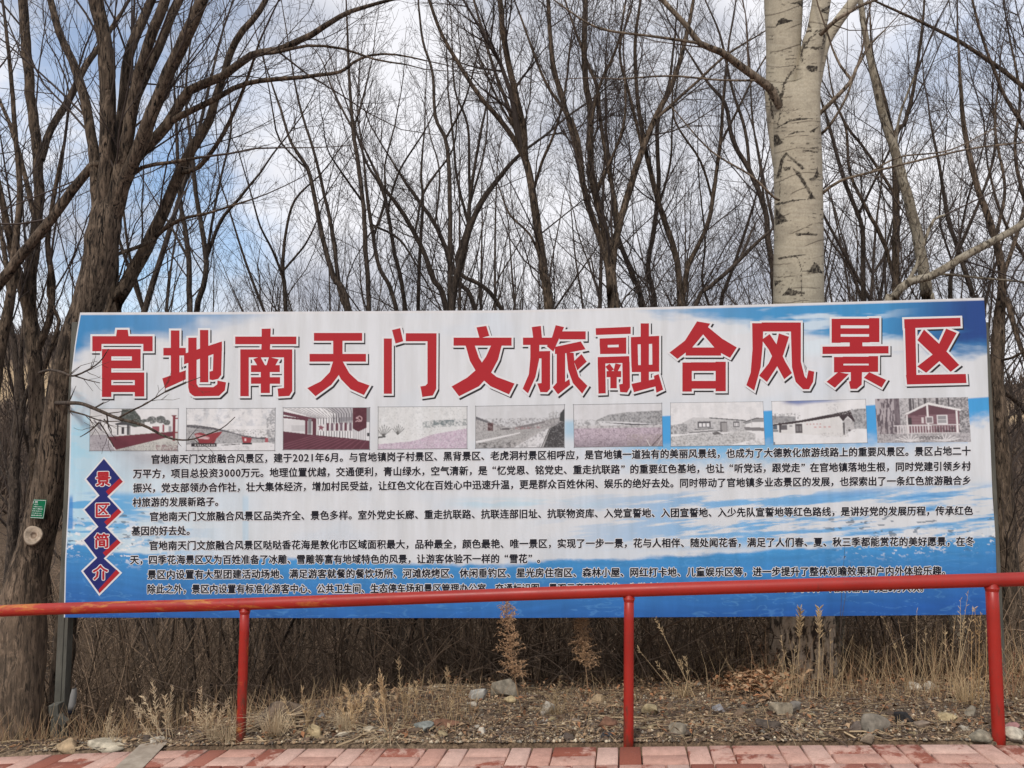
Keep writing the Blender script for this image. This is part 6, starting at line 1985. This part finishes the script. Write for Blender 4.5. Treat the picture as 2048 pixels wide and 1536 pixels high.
def weeds():
    rg = np.random.default_rng(31)

    def spikes(name, label, base, tips, col, seeds=30, frac=.5, head=.007, group=None, r=.0017, dd=.0, cat="dry weed"):
        b = hit(*base); root = empty(name, b); tag(root, label, cat, group)
        for (tx_, ty_) in tips:
            T = Tubes(); S_ = Tubes()
            d = b[1] + rg.normal(0, .06) + dd
            spike_plant(rg, T, S_, b + np.array([rg.normal(0, .015), rg.normal(0, .015), -.02]), P(tx_, ty_, d), col * rg.uniform(.85, 1.15), r, seeds, frac, head)
            st = T.build("stem", M['weed'], root, off=b)
            if S_.g: S_.build("seed_spike", M['weed'], st, off=b)
        return root

    def feather(name, label, base, path, col, n=90, spread=.11, seed=1):
        """mugwort-like dry plume"""
        b = hit(*base); root = empty(name, b); tag(root, label, "dry weed")
        g = np.random.default_rng(seed); T = Tubes(); S_ = Tubes()
        pts = np.array([b] + [P(x, y, b[1] + .02) for x, y in path])
        pp, rr = smooth_path(pts, np.linspace(.0032, .0012, len(pts)), .02); T.add(pp, rr, 5, col * .75)
        for j in range(n):
            f = .32 + .68 * g.random(); i = min(int(f * (len(pp) - 1)), len(pp) - 2); p = pp[i]
            s = g.normal(0, 1, 3); s[2] = abs(s[2]) * .45 + .15; s[1] *= .7; s /= np.linalg.norm(s)
            l = spread * (1.15 - f * .75) * g.uniform(.5, 1.2); q_ = [p]; dd = s
            for w in range(3):
                dd = dd + g.normal(0, .22, 3); dd /= np.linalg.norm(dd); q_.append(q_[-1] + dd * l / 3)
            T.add(q_, [.0011, .0009, .0008, .0005], 3, col)
            for w in range(7):
                m = g.uniform(.25, 1) * 3; k = min(int(m), 2); c = q_[k] + (q_[k + 1] - q_[k]) * (m - k); e = c + g.normal(0, 1, 3) * np.array([.009, .007, .008]) + np.array([0, 0, -.003])
                S_.add([c, (c + e) / 2, e], [.0006, .0022, .0006], 3, col * g.uniform(.85, 1.3))
        T.build("stems", M['weed'], root, off=b); S_.build("seed_plume", M['weed'], root, off=b)

    def tuft(name, label, base, n, h, col, spread=.12, group=None):
        b = hit(*base); root = empty(name, b); tag(root, label, "grass tuft", group)
        T = Tubes()
        for j in range(n):
            a = rg.uniform(0, 6.28); l = h * rg.uniform(.5, 1.15); o_ = np.array([math.cos(a), math.sin(a), 0]) * spread * rg.uniform(.1, 1)
            p0 = b + o_ * .25 + np.array([0, 0, -.01]); p1 = p0 + o_ * .5 + np.array([0, 0, l * .7]); p2 = p0 + o_ * 1.5 + np.array([0, 0, l * rg.uniform(.45, 1.05)])
            T.add([p0, (p0 + p1) / 2 + o_ * .06, p1, p2], [.0014, .0013, .0010, .0005], 3, col * rg.uniform(.75, 1.25))
        T.build("blades", M['weed'], root, off=b)

    feather("dry_weed", "tall feathery tan weed reaching the billboard's black seam, left of the middle rail post", (1045, 1428), [(1032, 1370), (1024, 1310), (1016, 1250), (1014, 1200)], TANW, 150, .12, 1)
    feather("dry_weed", "bushy feathery tan weed closest left of the middle rail post", (1178, 1392), [(1172, 1340), (1166, 1290), (1162, 1240), (1163, 1212)], TANW, 190, .13, 2)
    spikes("dry_weed", "leaning straw-coloured weeds with long seed spikes left of the left rail post", (335, 1484), [(258, 1396), (305, 1360), (285, 1392), (345, 1373), (320, 1410), (272, 1420), (330, 1392)], PALE * .85, 46, .6)
    spikes("dry_weed", "bushy clump of pale weeds close against the left rail post's left side", (425, 1482), [(400, 1375), (390, 1420), (415, 1400), (440, 1425), (460, 1392), (372, 1430), (450, 1440), (408, 1440), (430, 1410)], PALE * .85, 46, .65)
    spikes("dry_weed", "single thin weed with a small seed spike right of the flat white slab", (222, 1490), [(223, 1424), (228, 1450), (214, 1445)], PALE * .8, 34, .7)
    spikes("dry_weed", "upright pale weeds with three seed spikes right of the rounded yellow stone", (705, 1462), [(690, 1369), (722, 1367), (700, 1395), (738, 1370), (680, 1400), (712, 1400)], STRAW, 44, .5)
    spikes("dry_weed", "tallest pair of pale spikes in the verge between left and middle rail posts", (775, 1466), [(761, 1343), (758, 1356), (768, 1372), (752, 1400)], STRAW, 60, .5)
    spikes("dry_weed", "slender straw weeds leaning right, right of the tallest pair of spikes", (808, 1448), [(796, 1320), (821, 1372), (802, 1380), (815, 1390), (832, 1366)], STRAW * .85, 30, .35)
    spikes("dry_weed", "thin brown stems standing left of the ragged pale rock", (896, 1446), [(893, 1330), (876, 1390), (919, 1374), (858, 1362), (905, 1400)], STRAW * .75, 20, .3)
    spikes("dry_weed", "small spiked weeds before the big brown boulder", (612, 1464), [(603, 1378), (652, 1382), (618, 1402), (628, 1420), (565, 1395)], STRAW * .75, 34, .5)
    spikes("dry_weed", "low brownish weeds between the two feathery weeds", (1120, 1432), [(1101, 1366), (1121, 1352), (1112, 1390), (1135, 1380), (1092, 1390)], STRAW * .8, 16, .4)
    spikes("dry_weed", "two long stems curving left with seed spikes, right of the middle rail post", (1398, 1400), [(1311, 1238), (1370, 1314), (1359, 1320)], STRAW * .95, 26, .22)
    spikes("dry_weed", "bent straw stems right of the middle rail post in front of dark brush", (1358, 1402), [(1327, 1340), (1275, 1296), (1310, 1322), (1375, 1340)], STRAW * .9, 6, .2)
    spikes("dry_weed", "single upright stem topped by a banded seed head, left of the poplar's foot", (1437, 1362), [(1442, 1296)], STRAW, 34, .38, .009)
    spikes("dry_weed", "stout weed with a banded cone-shaped seed head, left one of a pair before the poplar", (1597, 1398), [(1601, 1218)], STRAW * .9, 80, .30, .012, r=.0024)
    spikes("dry_weed", "stout weed with a banded cone-shaped seed head, right one of a pair before the poplar", (1632, 1400), [(1638, 1217)], STRAW * .9, 80, .30, .012, r=.0024)
    spikes("dry_weed", "tall bare orange-tan stalks beneath the billboard's right end beside the right rail post", (1950, 1418), [(1962, 1225), (1955, 1232), (1972, 1240), (1943, 1262), (1966, 1290), (1950, 1215)], np.array([.42, .27, .13]), 10, .3)
    spikes("dry_weed", "tall pale branching stalks in front of the billboard's lower right corner", (1905, 1392), [(1911, 1232), (1937, 1180), (1921, 1200), (1890, 1248), (1930, 1240), (1948, 1216)], STRAW, 12, .4)
    spikes("dry_weed", "thin tan stalks leaning left right of the poplar's foot", (1826, 1386), [(1765, 1232), (1800, 1262), (1834, 1220), (1788, 1290), (1852, 1250), (1811, 1300)], STRAW * .9, 8, .3)
    spikes("dry_weed", "thin tan stalks midway between the poplar's foot and the right rail post", (1868, 1372), [(1862, 1262), (1880, 1290), (1845, 1270), (1895, 1240), (1858, 1300), (1876, 1226)], STRAW * .85, 8, .3)
    spikes("dry_weed", "two dark wiry stems drawn against the billboard's blue lower right", (1672, 1386), [(1636, 1130), (1690, 1085), (1702, 1124)], DRK, 5, .12, dd=-.02)
    spikes("dry_weed", "dark stem with a withered bud in front of the billboard's lower right corner", (1862, 1366), [(1876, 1204), (1944, 1128)], DRK, 5, .08)
    spikes("dry_weed", "reddish stalks beyond the right rail post at the photo's border", (2018, 1396), [(1990, 1290), (2030, 1300), (2045, 1330), (2005, 1310), (1998, 1350)], np.array([.26, .12, .07]), 6, .3)
    spikes("dry_weed", "tangle of rusty stems rising from the leaf heap left of the poplar", (1530, 1376), [(1500, 1310), (1520, 1290), (1555, 1300), (1490, 1335), (1540, 1330), (1570, 1310), (1512, 1330)], np.array([.28, .15, .08]), 12, .4)
    spikes("dry_weed", "tan stems in front of the poplar's foot, left of the paired seed heads", (1575, 1400), [(1556, 1310), (1562, 1270), (1590, 1290), (1545, 1340), (1580, 1320)], STRAW * .85, 8, .3)
    spikes("dry_weed", "tan stems in front of the poplar's foot, right of the paired seed heads", (1652, 1402), [(1668, 1310), (1640, 1290), (1660, 1260), (1680, 1340), (1630, 1300)], STRAW * .85, 8, .3)
    tuft("grass_tuft", "bleached grass tuft right of the left rail post in front of the big boulder", (552, 1470), 120, .17, PALE, .13)
    tuft("grass_tuft", "bleached grass tuft around the brown humped rock", (690, 1462), 80, .13, PALE, .10)
    tuft("grass_tuft", "flattened bleached tuft at the brick edge left of the greenish grey stone", (780, 1478), 60, .06, PALE, .16)
    tuft("grass_tuft", "straw tuft hugging the left rail post's left side", (455, 1482), 90, .12, PALE, .12)
    tuft("grass_tuft", "thin straw tuft right of the middle rail post", (1368, 1398), 50, .12, STRAW, .08)
    tuft("grass_tuft", "straw tuft left of the middle rail post under the low brownish weeds", (1110, 1432), 60, .09, STRAW * .9, .10)
    tuft("grass_tuft", "long straw tuft between the right rail post and the tall stalks", (1930, 1410), 60, .20, STRAW, .10)
    # fine dead grass over the verge
    T = Tubes()
    for i in range(2600):
        x = rg.uniform(-3.2, 3.8); sm = float(sstep(-2.2, .5, x)); t = .08 + 2.9 * rg.random()
        if t > .45 + 2.5 * sm: continue
        if x > 0 and t < .9 and rg.random() < .75: continue
        y = float(edge_y(x)) + t; z = float(zt(x, y)); h = rg.uniform(.03, .16) * (1.7 if (x > 1.2 and t > 1.1) else 1)
        a = rg.normal(0, .5, 2); p0 = np.array([x, y, z - .005])
        T.add([p0, p0 + np.array([a[0] * .3, a[1] * .3, .6]) * h, p0 + np.array([a[0], a[1], 1]) * h], [.0012, .001, .0005], 3, (STRAW if rg.random() < .6 else TANW * .8) * rg.uniform(.6, 1.15))
    for i in range(2600):
        if rg.random() < .72:
            x = rg.uniform(1.5, 4.2); t = rg.uniform(.9, 3.1); h = rg.uniform(.08, .46)
        else:
            x = rg.uniform(-2.9, -.2); t = rg.uniform(.1, .2 + .7 * float(sstep(-2.4, -.5, x))); h = rg.uniform(.05, .22)
        y = float(edge_y(x)) + t; z = float(zt(x, y)); b_ = np.array([rg.normal(0, .3), rg.normal(0, .2), 1]); p = [np.array([x, y, z - .01])]
        for j in range(4):
            b_ = b_ + rg.normal(0, .16, 3); b_ /= np.linalg.norm(b_); p.append(p[-1] + b_ * h / 4)
        if any(v[1] - BB * v[0] - BA > -.06 and v[1] - BB * v[0] - BA < .16 and v[2] > -.35 for v in p): continue
        T.add(p, [.0013, .0012, .001, .0008, .0005], 3, (STRAW if rg.random() < .6 else TANW) * rg.uniform(.55, 1.2))
    o = T.build("dead_grass", M['weed'], None)
    tag(o, "sparse dead grass blades sprouting all over the verge", "grass", kind="stuff")


weeds()


# ------------------------------------------------------------------ green tag nailed to the thick tree
def green_tag():
    d = 5.45 - .135
    Q = [P(68, 998.5, d), P(93.5, 999.5, d - .02), P(87.5, 1037.5, d - .02), P(61.5, 1036, d)]
    c = sum(Q) / 4
    root = empty("tree_tag", c)
    tag(root, "small green plate with white lettering fixed to the thickest tree's trunk", "sign")
    n = np.cross(Q[1] - Q[0], Q[3] - Q[0]); n /= np.linalg.norm(n)
    if n[1] > 0: n = -n

    def at(u, v, l):
        return (Q[0] * (1 - u) * (1 - v) + Q[1] * u * (1 - v) + Q[2] * u * v + Q[3] * (1 - u) * v) + n * l
    b = MB(); e = [(0, 0), (1, 0), (1, 1), (0, 1)]
    b.poly([at(u, v, .002) for u, v in e]); b.poly([at(u, v, -.002) for u, v in e[::-1]])
    for i in range(4):
        a, c2 = e[i], e[(i + 1) % 4]; b.poly([at(*a, .002), at(*a, -.002), at(*c2, -.002), at(*c2, .002)])
    b.build("plate", M['green'], root, off=c)
    w = MB()
    def r(u0, v0, u1, v1): w.poly([at(u0, v0, .0028), at(u1, v0, .0028), at(u1, v1, .0028), at(u0, v1, .0028)])
    r(0.02, .03, .97, .05); r(.965, .05, .985, .95); r(0.0, .955, .97, .975)
    w.build("white_rim", M['white_print'], root, off=c)
    w = MB()
    r(.14, .10, .34, .12); r(.14, .16, .34, .175); r(.15, .10, .18, .22); r(.30, .10, .33, .22); r(.225, .08, .25, .18); r(.10, .27, .42, .285); r(.0, .09, .03, .22)
    rr = random.Random(3)
    for row in range(5):
        v = .36 + row * .115; x = .08 - .012 * row
        end = (.78, .85, .76, .78, .84)[row]
        while x < end:
            wd = rr.uniform(.02, .04); r(x, v + rr.uniform(0, .015), x + wd, v + rr.uniform(.03, .05)); r(x + wd * .3, v - .005, x + wd * .5, v + .055); x += wd + rr.choice((.012, .012, .05))
    w.build("lettering", M['white_print'], root, off=c)


M['green'] = NT('green_enamel').set(tuple(lin((0, 100, 66)) * 1.1), .4)
green_tag()
